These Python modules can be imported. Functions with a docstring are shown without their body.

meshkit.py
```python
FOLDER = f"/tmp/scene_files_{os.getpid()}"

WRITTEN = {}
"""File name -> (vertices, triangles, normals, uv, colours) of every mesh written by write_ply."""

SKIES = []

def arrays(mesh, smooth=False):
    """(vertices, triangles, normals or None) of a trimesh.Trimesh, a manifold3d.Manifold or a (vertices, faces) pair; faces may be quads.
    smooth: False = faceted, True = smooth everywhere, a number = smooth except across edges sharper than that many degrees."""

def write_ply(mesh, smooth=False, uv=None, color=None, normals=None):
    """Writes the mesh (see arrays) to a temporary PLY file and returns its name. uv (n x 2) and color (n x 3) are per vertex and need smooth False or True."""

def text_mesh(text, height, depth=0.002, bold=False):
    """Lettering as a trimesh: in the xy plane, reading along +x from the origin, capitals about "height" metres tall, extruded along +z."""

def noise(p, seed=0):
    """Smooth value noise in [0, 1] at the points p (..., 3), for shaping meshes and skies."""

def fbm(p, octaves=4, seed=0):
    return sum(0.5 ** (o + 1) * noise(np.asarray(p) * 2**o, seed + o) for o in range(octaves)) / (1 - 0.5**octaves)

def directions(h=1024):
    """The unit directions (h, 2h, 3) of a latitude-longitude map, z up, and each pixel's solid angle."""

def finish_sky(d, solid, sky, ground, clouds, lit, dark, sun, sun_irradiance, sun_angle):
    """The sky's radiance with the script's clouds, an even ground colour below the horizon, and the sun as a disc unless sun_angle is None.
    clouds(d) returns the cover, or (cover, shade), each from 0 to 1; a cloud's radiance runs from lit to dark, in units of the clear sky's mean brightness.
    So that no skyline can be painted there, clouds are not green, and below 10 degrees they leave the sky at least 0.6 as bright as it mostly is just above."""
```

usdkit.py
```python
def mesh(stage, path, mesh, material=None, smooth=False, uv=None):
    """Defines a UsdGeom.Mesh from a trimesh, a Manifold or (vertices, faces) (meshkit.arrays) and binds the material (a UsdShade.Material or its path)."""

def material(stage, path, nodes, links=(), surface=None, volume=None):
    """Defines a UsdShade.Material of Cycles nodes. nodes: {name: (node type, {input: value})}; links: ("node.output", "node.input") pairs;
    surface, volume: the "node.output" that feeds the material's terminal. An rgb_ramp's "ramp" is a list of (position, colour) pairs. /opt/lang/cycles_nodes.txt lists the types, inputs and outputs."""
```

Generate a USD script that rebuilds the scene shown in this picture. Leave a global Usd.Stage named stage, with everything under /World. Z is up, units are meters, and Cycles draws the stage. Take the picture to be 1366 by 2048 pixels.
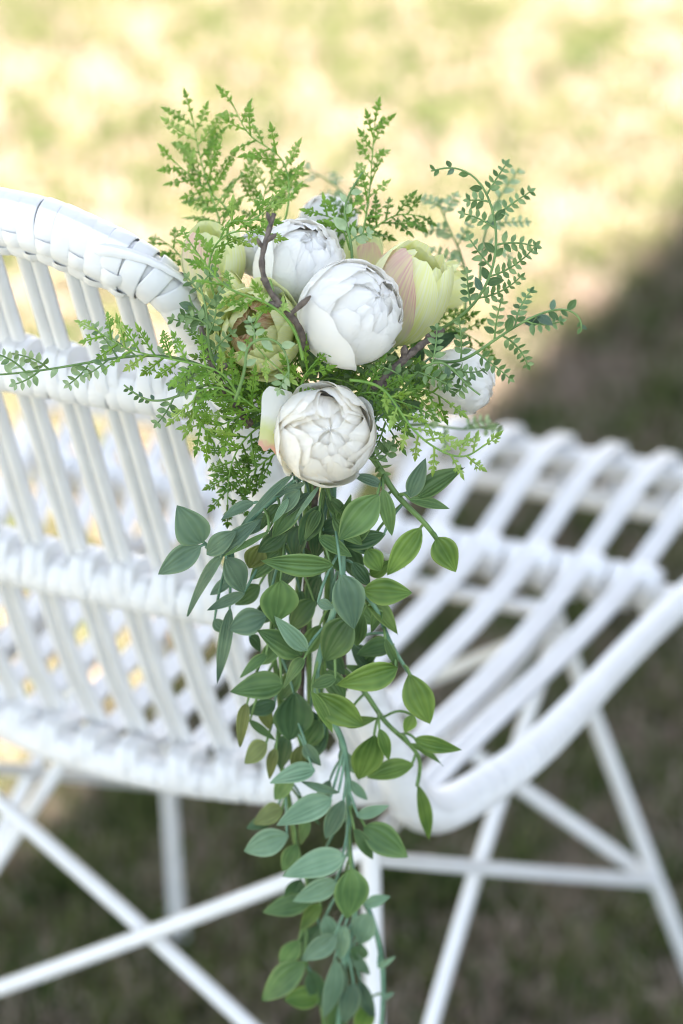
import math, random
import numpy as np
import usdkit, meshkit
from pxr import Usd, UsdGeom, UsdLux, UsdShade, Gf, Sdf, Vt
from scipy.interpolate import CubicSpline

rng = np.random.default_rng(7)
stage = Usd.Stage.CreateInMemory()
UsdGeom.SetStageUpAxis(stage, UsdGeom.Tokens.z)
UsdGeom.SetStageMetersPerUnit(stage, 1.0)
UsdGeom.Xform.Define(stage, '/World')
UsdGeom.Scope.Define(stage, '/World/Looks')

# ------------------------------------------------------------------ camera
EYE = np.array([0.0, 0.0, 1.155])
PITCH = math.radians(27.0)
FWD = np.array([0, math.cos(PITCH), -math.sin(PITCH)])
UP = np.array([0, math.sin(PITCH), math.cos(PITCH)])
RIGHT = np.array([1.0, 0, 0])
cam = UsdGeom.Camera.Define(stage, '/World/camera')
cam.AddTransformOp().Set(Gf.Matrix4d(1, 0, 0, 0, *UP, 0, *(-FWD), 0, *EYE, 1))
cam.CreateFocalLengthAttr(85.0)
cam.CreateHorizontalApertureAttr(24.0)
cam.CreateVerticalApertureAttr(36.0)
cam.CreateClippingRangeAttr(Gf.Vec2f(0.05, 400))
cam.CreateFStopAttr(5.0)
cam.CreateFocusDistanceAttr(0.97)
cam.CreateExposureAttr(4.56)

# ------------------------------------------------------------------ sky and sun
EDGE0 = np.array([-0.2855, 1.6812]); EDGE_DIR = np.array([0.45692, 0.88951]); EDGE_IN = np.array([0.88951, -0.45692])
SUN_EL = math.radians(33.0)
SUN_ROT = math.atan2(EDGE_DIR[0], EDGE_DIR[1])
SUN = np.array([math.cos(SUN_EL) * EDGE_DIR[0], math.cos(SUN_EL) * EDGE_DIR[1], math.sin(SUN_EL)])
sky = UsdLux.DomeLight.Define(stage, '/World/sky')
sky_look = usdkit.material(stage, '/World/Looks/sky_look', {
    'sky': ('sky_texture', {'sky_type': 'single_scattering', 'sun_disc': False, 'sun_elevation': SUN_EL, 'sun_rotation': SUN_ROT, 'aerosol_density': 1.6}),
    'tc': ('texture_coordinate', {}),
    'n': ('noise_texture', {'scale': 2.2, 'detail': 6.0, 'roughness': 0.6}),
    'r': ('rgb_ramp', {'ramp': [(0.30, (0.55, 0.55, 0.55)), (0.60, (0.92, 0.92, 0.92))]}),
    'mx': ('mix', {'color2': (0.95, 1.0, 1.07)}),
    'bg': ('background_shader', {'strength': 0.05}),
}, [('tc.generated', 'n.vector'), ('n.fac', 'r.fac'), ('r.color', 'mx.fac'), ('sky.color', 'mx.color1'), ('mx.color', 'bg.color')], surface='bg.background')
UsdShade.MaterialBindingAPI.Apply(sky.GetPrim()).Bind(sky_look)
sky.GetPrim().SetCustomDataByKey('kind', 'structure')
sun = UsdLux.DistantLight.Define(stage, '/World/sun')
sun.CreateIntensityAttr(1.25)
sun.CreateAngleAttr(0.7)
sun.CreateColorAttr(Gf.Vec3f(1.0, 0.90, 0.84))
sun.GetPrim().CreateAttribute('inputs:normalize', Sdf.ValueTypeNames.Bool).Set(True)
zb = SUN; xb = np.cross([0, 0, 1.0], zb); xb /= np.linalg.norm(xb); yb = np.cross(zb, xb)
sun.AddTransformOp().Set(Gf.Matrix4d(*xb, 0, *yb, 0, *zb, 0, 0, 0, 20, 1))

# ------------------------------------------------------------------ helpers
taken = {}
def numbered(parent, name):
    k = taken.get((parent, name), 0); taken[(parent, name)] = k + 1
    return name if k == 0 else f'{name}_{k:03d}'

def tag(prim, label=None, cat=None, group=None, kind=None):
    for k, v in (('label', label), ('category', cat), ('group', group), ('kind', kind)):
        if v: prim.SetCustomDataByKey(k, v)
    return prim

def thing(name, label, cat, group=None, loc=None):
    x = UsdGeom.Xform.Define(stage, '/World/' + numbered('/World', name))
    if loc is not None: x.AddTranslateOp().Set(Gf.Vec3d(*map(float, loc)))
    tag(x.GetPrim(), label, cat, group)
    return x.GetPrim()

def obj(name, vf, mat, parent=None, smooth=True, uv=None, label=None, cat=None, kind=None, origin=None):
    """One mesh; points are given in world space and moved under the parent's own origin."""
    pp = str(parent.GetPath()) if parent else '/World'
    path = pp + '/' + numbered(pp, name)
    v, f = np.asarray(vf[0], float), np.asarray(vf[1])
    root = parent
    while root is not None and str(root.GetParent().GetPath()) not in ('/World', '/'): root = root.GetParent()
    if root is not None:
        t = root.GetAttribute('xformOp:translate')
        if t and t.Get() is not None: v = v - np.array(t.Get())
    m = UsdGeom.Mesh.Define(stage, path)
    m.CreatePointsAttr(Vt.Vec3fArray.FromNumpy(v.astype(np.float32)))
    m.CreateFaceVertexCountsAttr(Vt.IntArray.FromNumpy(np.full(len(f), 3, np.int32)))
    m.CreateFaceVertexIndicesAttr(Vt.IntArray.FromNumpy(f.astype(np.int32).ravel()))
    m.CreateSubdivisionSchemeAttr('none')
    if smooth:
        a = np.cross(v[f[:, 1]] - v[f[:, 0]], v[f[:, 2]] - v[f[:, 0]])
        n = np.zeros_like(v)
        for k in range(3): np.add.at(n, f[:, k], a)
        n /= np.linalg.norm(n, axis=1, keepdims=True) + 1e-20
        m.CreateNormalsAttr(Vt.Vec3fArray.FromNumpy(n.astype(np.float32))); m.SetNormalsInterpolation('vertex')
    if uv is not None:
        UsdGeom.PrimvarsAPI(m).CreatePrimvar('st', Sdf.ValueTypeNames.TexCoord2fArray, 'vertex').Set(Vt.Vec2fArray.FromNumpy(np.asarray(uv, np.float32)))
    UsdShade.MaterialBindingAPI.Apply(m.GetPrim()).Bind(mat)
    return tag(m.GetPrim(), label, cat, None, kind)

def join(parts):
    vs, fs, n = [], [], 0
    for v, f in parts:
        vs.append(v); fs.append(np.asarray(f) + n); n += len(v)
    return np.vstack(vs), np.vstack(fs)

def grid_faces(nu, nv, wrap_u=False):
    """faces of a grid of nv rows by nu columns, row-major"""
    i, j = np.meshgrid(np.arange(nv - 1), np.arange(nu if wrap_u else nu - 1), indexing='ij')
    a = i * nu + j; b = i * nu + (j + 1) % nu; c = b + nu; d = a + nu
    return np.vstack([np.stack([a, b, c], -1).reshape(-1, 3), np.stack([a, c, d], -1).reshape(-1, 3)])

def unit(a):
    a = np.asarray(a, float); return a / (np.linalg.norm(a, axis=-1, keepdims=True) + 1e-15)

def spline(pts, n, ends='natural'):
    p = np.asarray(pts, float)
    if len(p) == 2: return p[0] + (p[1] - p[0]) * np.linspace(0, 1, n)[:, None]
    t = np.concatenate([[0], np.cumsum(np.linalg.norm(np.diff(p, axis=0), axis=1))])
    return CubicSpline(t, p, bc_type=ends)(np.linspace(0, t[-1], n))

def frames(p, ref=None):
    t = unit(np.gradient(p, axis=0))
    if ref is not None:
        b = np.broadcast_to(np.asarray(ref, float), p.shape)
        a = unit(np.cross(t, b)); return t, a, unit(np.cross(a, t))
    a0 = np.array([0, 0, 1.0]) if abs(t[0][2]) < 0.9 else np.array([1.0, 0, 0])
    a = np.zeros_like(p); x = unit(a0 - t[0] * (a0 @ t[0]))
    for i in range(len(p)):
        x = unit(x - t[i] * (x @ t[i])); a[i] = x
    return t, a, np.cross(t, a)

def tube(p, r, sides=10, caps=True):
    p = np.asarray(p, float); r = np.broadcast_to(np.asarray(r, float), (len(p),))
    t, a, b = frames(p)
    ang = np.arange(sides) * 2 * np.pi / sides
    v = p[:, None] + r[:, None, None] * (np.cos(ang)[None, :, None] * a[:, None] + np.sin(ang)[None, :, None] * b[:, None])
    v = v.reshape(-1, 3); f = grid_faces(sides, len(p), True)
    if caps:
        n = len(v); v = np.vstack([v, p[0] - t[0] * r[0] * .4, p[-1] + t[-1] * r[-1] * .4]); k = np.arange(sides)
        f = np.vstack([f, np.stack([np.full(sides, n), (k + 1) % sides, k], 1), np.stack([np.full(sides, n + 1), (len(p) - 1) * sides + k, (len(p) - 1) * sides + (k + 1) % sides], 1)])
    return v, f

def at(x, y, d):
    """the point at axial distance d seen at pixel (x, y) of the photograph"""
    k = 24 / 85 / 1366
    return EYE + d * (FWD + (x - 683) * k * RIGHT - (y - 1024) * k * UP)

def on_plane(x, y, Y):
    r = at(x, y, 1.0) - EYE
    return EYE + r * (Y / r[1])

# ------------------------------------------------------------------ materials
def mat(name, nodes, links, surface): return usdkit.material(stage, '/World/Looks/' + name, nodes, links, surface=surface)

WHITE = mat('white_lacquer', {
    'g': ('geometry', {}), 'n': ('noise_texture', {'scale': 60.0, 'detail': 3.0}),
    'n2': ('noise_texture', {'scale': 900.0, 'detail': 2.0}),
    'r': ('rgb_ramp', {'ramp': [(0.3, (0.65, 0.648, 0.64)), (0.6, (0.695, 0.695, 0.693))]}),
    'b': ('bump', {'strength': 0.12, 'distance': 0.0006}),
    'p': ('principled_bsdf', {'roughness': 0.38, 'specular_ior_level': 0.45})},
    [('g.position', 'n.vector'), ('g.position', 'n2.vector'), ('n.fac', 'r.fac'), ('r.color', 'p.base_color'), ('n2.fac', 'b.height'), ('b.normal', 'p.normal')], 'p.BSDF')
STEEL = mat('white_powder_coat', {
    'g': ('geometry', {}), 'n': ('noise_texture', {'scale': 40.0}),
    'r': ('rgb_ramp', {'ramp': [(0.3, (0.70, 0.70, 0.70)), (0.7, (0.75, 0.75, 0.75))]}),
    'p': ('principled_bsdf', {'roughness': 0.3})},
    [('g.position', 'n.vector'), ('n.fac', 'r.fac'), ('r.color', 'p.base_color')], 'p.BSDF')

def leaf_mat(name, dark, mid, edge, rough=0.45, trans=0.25, vein=0.5):
    """u runs across the leaf (0 to 1), v along it; long veins follow the outline, the rim is paler"""
    return mat(name, {
        'tc': ('texture_coordinate', {}), 'g': ('geometry', {}), 'oi': ('object_info', {}),
        's': ('separate_xyz', {}),
        'uu': ('math', {'math_type': 'subtract', 'value2': 0.5}), 'ua': ('math', {'math_type': 'absolute'}),
        'w': ('math', {'math_type': 'multiply', 'value2': 27.0}), 'wn': ('math', {'math_type': 'multiply_add', 'value2': 2.6}), 'ws': ('math', {'math_type': 'cosine'}),
        'n': ('noise_texture', {'scale': 70.0, 'detail': 2.0}),
        'nn': ('math', {'math_type': 'multiply_add', 'value2': 1.0, 'value3': 0.0}),
        'ws2': ('math', {'math_type': 'multiply_add', 'value2': 0.10 * vein, 'value3': 0.0}),
        'sum': ('math', {'math_type': 'add'}),
        'r': ('rgb_ramp', {'ramp': [(0.30, dark), (0.72, mid)]}),
        'er': ('rgb_ramp', {'ramp': [(0.40, (0, 0, 0)), (0.495, (0.55, 0.55, 0.55))]}),
        'mx': ('mix', {'color2': edge}),
        'hv': ('hsv', {'hue': 0.5, 'saturation': 1.0, 'value': 1.0, 'fac': 1.0}),
        'hr': ('math', {'math_type': 'multiply_add', 'value2': 0.45, 'value3': 0.78}),
        'bp': ('bump', {'strength': 0.35, 'distance': 0.0006}),
        'p': ('principled_bsdf', {'roughness': rough, 'specular_ior_level': 0.4}),
        't': ('translucent_bsdf', {}), 'm': ('mix_closure', {'fac': trans})},
        [('tc.UV', 's.vector'), ('s.x', 'uu.value1'), ('uu.value', 'ua.value1'), ('ua.value', 'w.value1'), ('n.fac', 'wn.value1'), ('w.value', 'wn.value3'), ('wn.value', 'ws.value1'),
         ('g.position', 'n.vector'), ('ws.value', 'ws2.value1'), ('n.fac', 'sum.value1'), ('ws2.value', 'sum.value2'), ('sum.value', 'r.fac'),
         ('ua.value', 'er.fac'), ('er.color', 'mx.fac'), ('r.color', 'mx.color1'),
         ('oi.random', 'hr.value1'), ('hr.value', 'hv.value'), ('mx.color', 'hv.color'),
         ('hv.color', 'p.base_color'), ('hv.color', 't.color'), ('ws.value', 'bp.height'), ('bp.normal', 'p.normal'),
         ('p.BSDF', 'm.closure1'), ('t.BSDF', 'm.closure2')], 'm.closure')

LEAF = {
    'B': leaf_mat('leaf_blue_green', (0.085, 0.155, 0.10), (0.16, 0.255, 0.155), (0.26, 0.37, 0.20), 0.45, 0.28),
    'P': leaf_mat('leaf_pale', (0.14, 0.25, 0.15), (0.235, 0.365, 0.235), (0.35, 0.48, 0.29), 0.5, 0.2),
    'G': leaf_mat('leaf_green', (0.07, 0.145, 0.05), (0.155, 0.27, 0.09), (0.28, 0.40, 0.14), 0.43, 0.3),
    'Y': leaf_mat('leaf_yellow_green', (0.07, 0.15, 0.03), (0.185, 0.30, 0.065), (0.32, 0.44, 0.12), 0.42, 0.32),
    'O': leaf_mat('leaf_olive', (0.10, 0.13, 0.035), (0.22, 0.27, 0.08), (0.30, 0.36, 0.10), 0.45, 0.2),
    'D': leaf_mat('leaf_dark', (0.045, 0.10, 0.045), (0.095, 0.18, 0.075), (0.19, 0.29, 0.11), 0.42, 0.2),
}
def plain(name, c1, c2, rough=0.5, trans=0.2, scale=160.0):
    return mat(name, {'g': ('geometry', {}), 'n': ('noise_texture', {'scale': scale, 'detail': 2.0}),
        'r': ('rgb_ramp', {'ramp': [(0.3, c1), (0.7, c2)]}), 'p': ('principled_bsdf', {'roughness': rough, 'specular_ior_level': 0.4}),
        't': ('translucent_bsdf', {}), 'm': ('mix_closure', {'fac': trans})},
        [('g.position', 'n.vector'), ('n.fac', 'r.fac'), ('r.color', 'p.base_color'), ('r.color', 't.color'), ('p.BSDF', 'm.closure1'), ('t.BSDF', 'm.closure2')], 'm.closure')
FERN = plain('fern_green', (0.12, 0.27, 0.02), (0.25, 0.44, 0.05), 0.42, 0.3)
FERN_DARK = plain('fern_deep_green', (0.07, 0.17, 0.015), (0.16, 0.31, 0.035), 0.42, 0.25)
FERN_LIME = plain('fern_lime', (0.22, 0.38, 0.04), (0.40, 0.56, 0.14), 0.42, 0.3)
FERN_STEM = plain('fern_stem', (0.09, 0.19, 0.025), (0.16, 0.29, 0.05), 0.45, 0.0)
SAGE = plain('sage_green', (0.10, 0.19, 0.07), (0.27, 0.39, 0.16), 0.5, 0.15, 220.0)
SAGE_PALE = plain('sage_pale', (0.24, 0.36, 0.17), (0.42, 0.53, 0.30), 0.5, 0.2, 220.0)
STEM_GREEN = plain('stem_green', (0.075, 0.145, 0.04), (0.15, 0.245, 0.075), 0.5, 0.0, 120.0)
STEM_BLUE = plain('stem_blue_green', (0.08, 0.17, 0.11), (0.16, 0.28, 0.18), 0.45, 0.0, 120.0)
BARK = plain('twig_bark', (0.055, 0.042, 0.034), (0.15, 0.12, 0.095), 0.85, 0.0, 500.0)
TIE = plain('nylon', (0.75, 0.76, 0.72), (0.82, 0.83, 0.80), 0.35, 0.4)

def petal_mat(name, tip, mid, base, blush=None, stripe=None, trans=0.35, blush_at=(0.45, 0.8), glow=None):
    """u across, v from the base (0) to the rim (1): fabric petal with fine veins"""
    nodes = {
        'tc': ('texture_coordinate', {}), 's': ('separate_xyz', {}), 'g': ('geometry', {}),
        'r': ('rgb_ramp', {'ramp': [(0.0, base), (0.22, base), (0.55, mid), (0.85, tip)]}),
        'mp': ('mapping', {'scale': (26.0, 1.6, 1.0)}), 'n': ('noise_texture', {'scale': 1.6, 'detail': 4.0, 'distortion': 0.6}),
        'vr': ('rgb_ramp', {'ramp': [(0.40, (0, 0, 0)), (0.62, (1, 1, 1))]}),
        'n3': ('noise_texture', {'scale': 70.0, 'detail': 3.0}),
        'wf': ('noise_texture', {'scale': 2600.0, 'detail': 1.0}),
        'hs': ('math', {'math_type': 'multiply_add', 'value2': 0.25}),
        'bp': ('bump', {'strength': 0.22, 'distance': 0.0005}),
        'p': ('principled_bsdf', {'roughness': 0.72, 'specular_ior_level': 0.2, 'sheen_weight': 0.1}),
        't': ('translucent_bsdf', {}), 'm': ('mix_closure', {'fac': trans})}
    links = [('tc.UV', 's.vector'), ('s.y', 'r.fac'), ('tc.UV', 'mp.vector'), ('mp.vector', 'n.vector'), ('n.fac', 'vr.fac'), ('g.position', 'wf.vector'), ('g.position', 'n3.vector'),
             ('wf.fac', 'hs.value1'), ('n.fac', 'hs.value3'), ('hs.value', 'bp.height'), ('bp.normal', 'p.normal'), ('p.BSDF', 'm.closure1'), ('t.BSDF', 'm.closure2')]
    out = 'r.color'
    if stripe:
        nodes['sm'] = ('mix', {'color2': stripe}); nodes['sf'] = ('math', {'math_type': 'multiply', 'value2': 0.75})
        links += [('vr.color', 'sf.value1'), ('sf.value', 'sm.fac'), (out, 'sm.color1')]; out = 'sm.color'
    if blush:
        nodes['bm'] = ('mix', {'color2': blush}); nodes['br'] = ('rgb_ramp', {'ramp': [(blush_at[0], (0, 0, 0)), (blush_at[1], (1, 1, 1))]})
        nodes['bf'] = ('math', {'math_type': 'multiply'}); nodes['bv'] = ('math', {'math_type': 'multiply_add', 'value2': 0.5, 'value3': 0.4})
        links += [('s.y', 'br.fac'), ('br.color', 'bf.value1'), ('vr.color', 'bv.value1'), ('bv.value', 'bf.value2'), ('bf.value', 'bm.fac'), (out, 'bm.color1')]; out = 'bm.color'
    links += [(out, 'p.base_color')] + ([] if glow else [(out, 't.color')])
    if glow:
        nodes['t'] = ('translucent_bsdf', {'color': glow})
        nodes['p'][1].update(subsurface_method='burley', subsurface_weight=0.4, subsurface_scale=0.005, subsurface_radius=(1.0, 0.9, 0.7))
    return mat(name, nodes, links, 'm.closure')
WHITE_PETAL = petal_mat('petal_white', (0.93, 0.925, 0.905), (0.925, 0.92, 0.89), (0.89, 0.89, 0.70), trans=0.38, glow=(0.97, 0.945, 0.87))
CREAM_PETAL = petal_mat('petal_cream', (0.95, 0.935, 0.885), (0.945, 0.92, 0.85), (0.95, 0.86, 0.58), trans=0.38, glow=(0.98, 0.92, 0.78))
TIPPED_PETAL = mat('petal_green_pink', {'tc': ('texture_coordinate', {}), 's': ('separate_xyz', {}), 'g': ('geometry', {}), 'n': ('noise_texture', {'scale': 400.0}), 'a': ('math', {'math_type': 'multiply_add', 'value2': 0.12}),
    'r': ('rgb_ramp', {'ramp': [(0, (0.9, 0.9, 0.88)), (0.52, (0.9, 0.9, 0.86)), (0.76, (0.74, 0.78, 0.36)), (0.93, (0.78, 0.76, 0.40)), (1.0, (0.84, 0.50, 0.38))]}), 'p': ('principled_bsdf', {'roughness': 0.7, 'specular_ior_level': 0.2}), 't': ('translucent_bsdf', {}), 'm': ('mix_closure', {'fac': 0.35})},
    [('tc.UV', 's.vector'), ('g.position', 'n.vector'), ('n.fac', 'a.value1'), ('s.y', 'a.value3'), ('a.value', 'r.fac'), ('r.color', 'p.base_color'), ('r.color', 't.color'), ('p.BSDF', 'm.closure1'), ('t.BSDF', 'm.closure2')], 'm.closure')
YELLOW_PETAL = petal_mat('petal_yellow', (0.90, 0.91, 0.44), (0.87, 0.89, 0.36), (0.70, 0.78, 0.16), stripe=(0.92, 0.93, 0.76), trans=0.3)
PINK_PETAL = petal_mat('petal_pink_streak', (0.86, 0.86, 0.50), (0.84, 0.85, 0.48), (0.70, 0.75, 0.22), blush=(0.70, 0.36, 0.37), stripe=(0.88, 0.87, 0.76), trans=0.35, blush_at=(0.5, 0.9))
GREEN_PETAL = petal_mat('petal_green', (0.82, 0.85, 0.44), (0.72, 0.79, 0.34), (0.54, 0.65, 0.16), stripe=(0.80, 0.84, 0.58), trans=0.4)
RED_PETAL = petal_mat('petal_red_heart', (0.50, 0.26, 0.16), (0.70, 0.66, 0.30), (0.58, 0.66, 0.2), stripe=(0.72, 0.70, 0.40))

GROUND = mat('dry_lawn_soil', {
    'g': ('geometry', {}),
    'n1': ('noise_texture', {'scale': 3.2, 'detail': 5.0, 'roughness': 0.62}), 'n2': ('noise_texture', {'scale': 1.3, 'detail': 3.0}), 'n3': ('noise_texture', {'scale': 60.0, 'detail': 4.0}),
    'r1': ('rgb_ramp', {'ramp': [(0.30, (0.090, 0.080, 0.050)), (0.48, (0.125, 0.110, 0.070)), (0.62, (0.155, 0.135, 0.092)), (0.75, (0.18, 0.155, 0.11))]}),
    'r2': ('rgb_ramp', {'ramp': [(0.36, (0.2, 0.2, 0.2)), (0.68, (0.45, 0.45, 0.45))]}),
    'mx': ('mix', {'color2': (0.075, 0.092, 0.045)}),
    'ov': ('mix', {'mix_type': 'overlay', 'fac': 0.5}), 'b': ('bump', {'strength': 0.6, 'distance': 0.01}),
    'p': ('principled_bsdf', {'roughness': 0.95, 'specular_ior_level': 0.15})},
    [('g.position', 'n1.vector'), ('g.position', 'n2.vector'), ('g.position', 'n3.vector'), ('n1.fac', 'r1.fac'), ('n2.fac', 'r2.fac'), ('r2.color', 'mx.fac'), ('r1.color', 'mx.color1'),
     ('mx.color', 'ov.color1'), ('n3.color', 'ov.color2'), ('ov.color', 'p.base_color'), ('n3.fac', 'b.height'), ('b.normal', 'p.normal')], 'p.BSDF')
def blade_mat(name, c1, c2): return mat(name, {'oi': ('object_info', {}), 'r': ('rgb_ramp', {'ramp': [(0, c1), (1, c2)]}), 'd': ('diffuse_bsdf', {}), 't': ('translucent_bsdf', {}), 'm': ('mix_closure', {'fac': 0.35})},
    [('oi.random', 'r.fac'), ('r.color', 'd.color'), ('r.color', 't.color'), ('d.BSDF', 'm.closure1'), ('t.BSDF', 'm.closure2')], 'm.closure')
GRASS_DRY = blade_mat('grass_dry', (0.21, 0.165, 0.12), (0.40, 0.33, 0.265))
GRASS_GREEN = blade_mat('grass_green', (0.05, 0.082, 0.026), (0.14, 0.155, 0.06))

# ------------------------------------------------------------------ setting: ground, grass, the house whose shade covers the chair
gv = []
gs = np.array([-60, -30, -15, -8, -4, -2, -1, 0, 1, 2, 4, 8, 15, 30, 60.0])
gx, gy = np.meshgrid(gs, gs + 3)
gz = -0.004 + 0.0 * gx
tag(obj('lawn_ground', (np.stack([gx, gy, gz], -1).reshape(-1, 3), grid_faces(len(gs), len(gs))), GROUND), kind='structure')

def tuft(seed, n, h, spread):
    r = np.random.default_rng(seed); parts = []
    for _ in range(n):
        a = r.uniform(0, 2 * np.pi); q = spread * np.sqrt(r.uniform()); b = np.array([q * math.cos(a), q * math.sin(a), 0])
        hh = h * r.uniform(.4, 1.1); lean = hh * r.uniform(.2, 1.1); a2 = r.uniform(0, 2 * np.pi); d = np.array([math.cos(a2), math.sin(a2), 0]); s = np.array([-d[1], d[0], 0]) * r.uniform(.0012, .0024)
        m = b + d * lean * .35 + [0, 0, hh * .7]; t = b + d * lean + [0, 0, hh]
        parts.append((np.array([b - s, b + s, m - s * .8, m + s * .8, t]), np.array([[0, 1, 3], [0, 3, 2], [2, 3, 4]])))
    return join(parts)
grass = UsdGeom.PointInstancer.Define(stage, '/World/grass')
tag(grass.GetPrim(), 'short patchy lawn of dry and green grass under and behind the chair', 'grass', kind='stuff')
protos = []
for k, (m, h, n) in enumerate([(GRASS_DRY, .03, 34), (GRASS_DRY, .022, 40), (GRASS_GREEN, .04, 34), (GRASS_GREEN, .028, 40)]):
    protos.append(obj('tuft', tuft(40 + k, n // 2, h, .030), m, grass.GetPrim(), smooth=False).GetPath())
grass.CreatePrototypesRel().SetTargets(protos)
jx, jy = np.meshgrid(np.arange(-2.6, 2.6, .0245), np.arange(0.6, 8.5, .0245)); NG = jx.size      # sown evenly, each tuft a little off its place
gp = np.column_stack([jx.ravel() + rng.uniform(-.012, .012, NG), jy.ravel() + rng.uniform(-.012, .012, NG), np.full(NG, -0.004)])
patch = meshkit.fbm(gp * [1.6, 1.6, 1] + 5) if hasattr(meshkit, 'fbm') else rng.uniform(-1, 1, NG)
patch = np.asarray(patch).ravel(); patch = (patch - patch.mean()) / (patch.std() + 1e-9)
keep = rng.uniform(size=NG) < np.clip(0.78 + 0.06 * patch, .4, 1)
gp, patch = gp[keep], patch[keep]
green = rng.uniform(size=len(gp)) < np.clip(.42 + .05 * patch, .1, .9)
idx = np.where(green, 2, 0) + rng.integers(0, 2, len(gp))
grass.CreateProtoIndicesAttr(Vt.IntArray.FromNumpy(idx.astype(np.int32)))
grass.CreatePositionsAttr(Vt.Vec3fArray.FromNumpy(gp.astype(np.float32)))
ga = rng.uniform(0, 2 * np.pi, len(gp))
grass.CreateOrientationsAttr(Vt.QuathArray([Gf.Quath(float(math.cos(a / 2)), 0, 0, float(math.sin(a / 2))) for a in ga]))
sc = rng.uniform(.7, 1.25, len(gp)); grass.CreateScalesAttr(Vt.Vec3fArray.FromNumpy(np.repeat(sc[:, None], 3, 1).astype(np.float32)))

def house_pt(l, n, z): q = EDGE0 + EDGE_DIR * l + EDGE_IN * n; return [q[0], q[1], z]
PLASTER = plain('grey_plaster', (0.26, 0.25, 0.23), (0.32, 0.31, 0.29), 0.9, 0.0, 6.0)
ROOF = plain('dark_roof_tile', (0.06, 0.05, 0.05), (0.10, 0.085, 0.08), 0.8, 0.0, 12.0)
PANE = plain('dark_pane', (0.02, 0.02, 0.025), (0.03, 0.03, 0.035), 0.08, 0.0)
TRIM = plain('white_trim', (0.7, 0.7, 0.7), (0.75, 0.75, 0.74), 0.5, 0.0)
house = thing('house', 'two storey grey rendered house beyond the right edge, shading the lawn', 'house')
L0, L1, NW, HE, HR = 7.0, 14.0, 9.0, 7.7, 10.3
def box_ln(l0, l1, n0, n1, z0, z1):
    v = np.array([house_pt(l, n, z) for l in (l0, l1) for n in (n0, n1) for z in (z0, z1)])
    return v, np.array([[0, 1, 3], [0, 3, 2], [4, 6, 7], [4, 7, 5], [0, 4, 5], [0, 5, 1], [2, 3, 7], [2, 7, 6], [0, 2, 6], [0, 6, 4], [1, 5, 7], [1, 7, 3]])
LM = (L0 + L1) / 2
wv = np.array([house_pt(l, n, z) for n in (0, NW) for l, z in ((L0, -.05), (L1, -.05), (L1, HE), (LM, HR), (L0, HE))])
wf = [[0, 1, 2], [0, 2, 4], [4, 2, 3], [5, 7, 6], [5, 9, 7], [9, 8, 7], [0, 4, 9], [0, 9, 5], [1, 6, 7], [1, 7, 2], [0, 5, 6], [0, 6, 1]]
obj('wall', (wv, np.array(wf)), PLASTER, house, smooth=False)
for la, lb in ((L0, LM), (LM, L1)):
    za, zb_ = (HE, HR) if la == L0 else (HR, HE)
    rv = np.array([house_pt(l, n, z + o) for n in (0, NW) for (l, z) in ((la, za), (lb, zb_)) for o in (0.01, 0.14)])
    obj('roof', (rv, np.array([[0, 2, 3], [0, 3, 1], [4, 5, 7], [4, 7, 6], [1, 3, 7], [1, 7, 5], [0, 4, 6], [0, 6, 2], [0, 1, 5], [0, 5, 4], [2, 6, 7], [2, 7, 3]])), ROOF, house, smooth=False)
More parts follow.
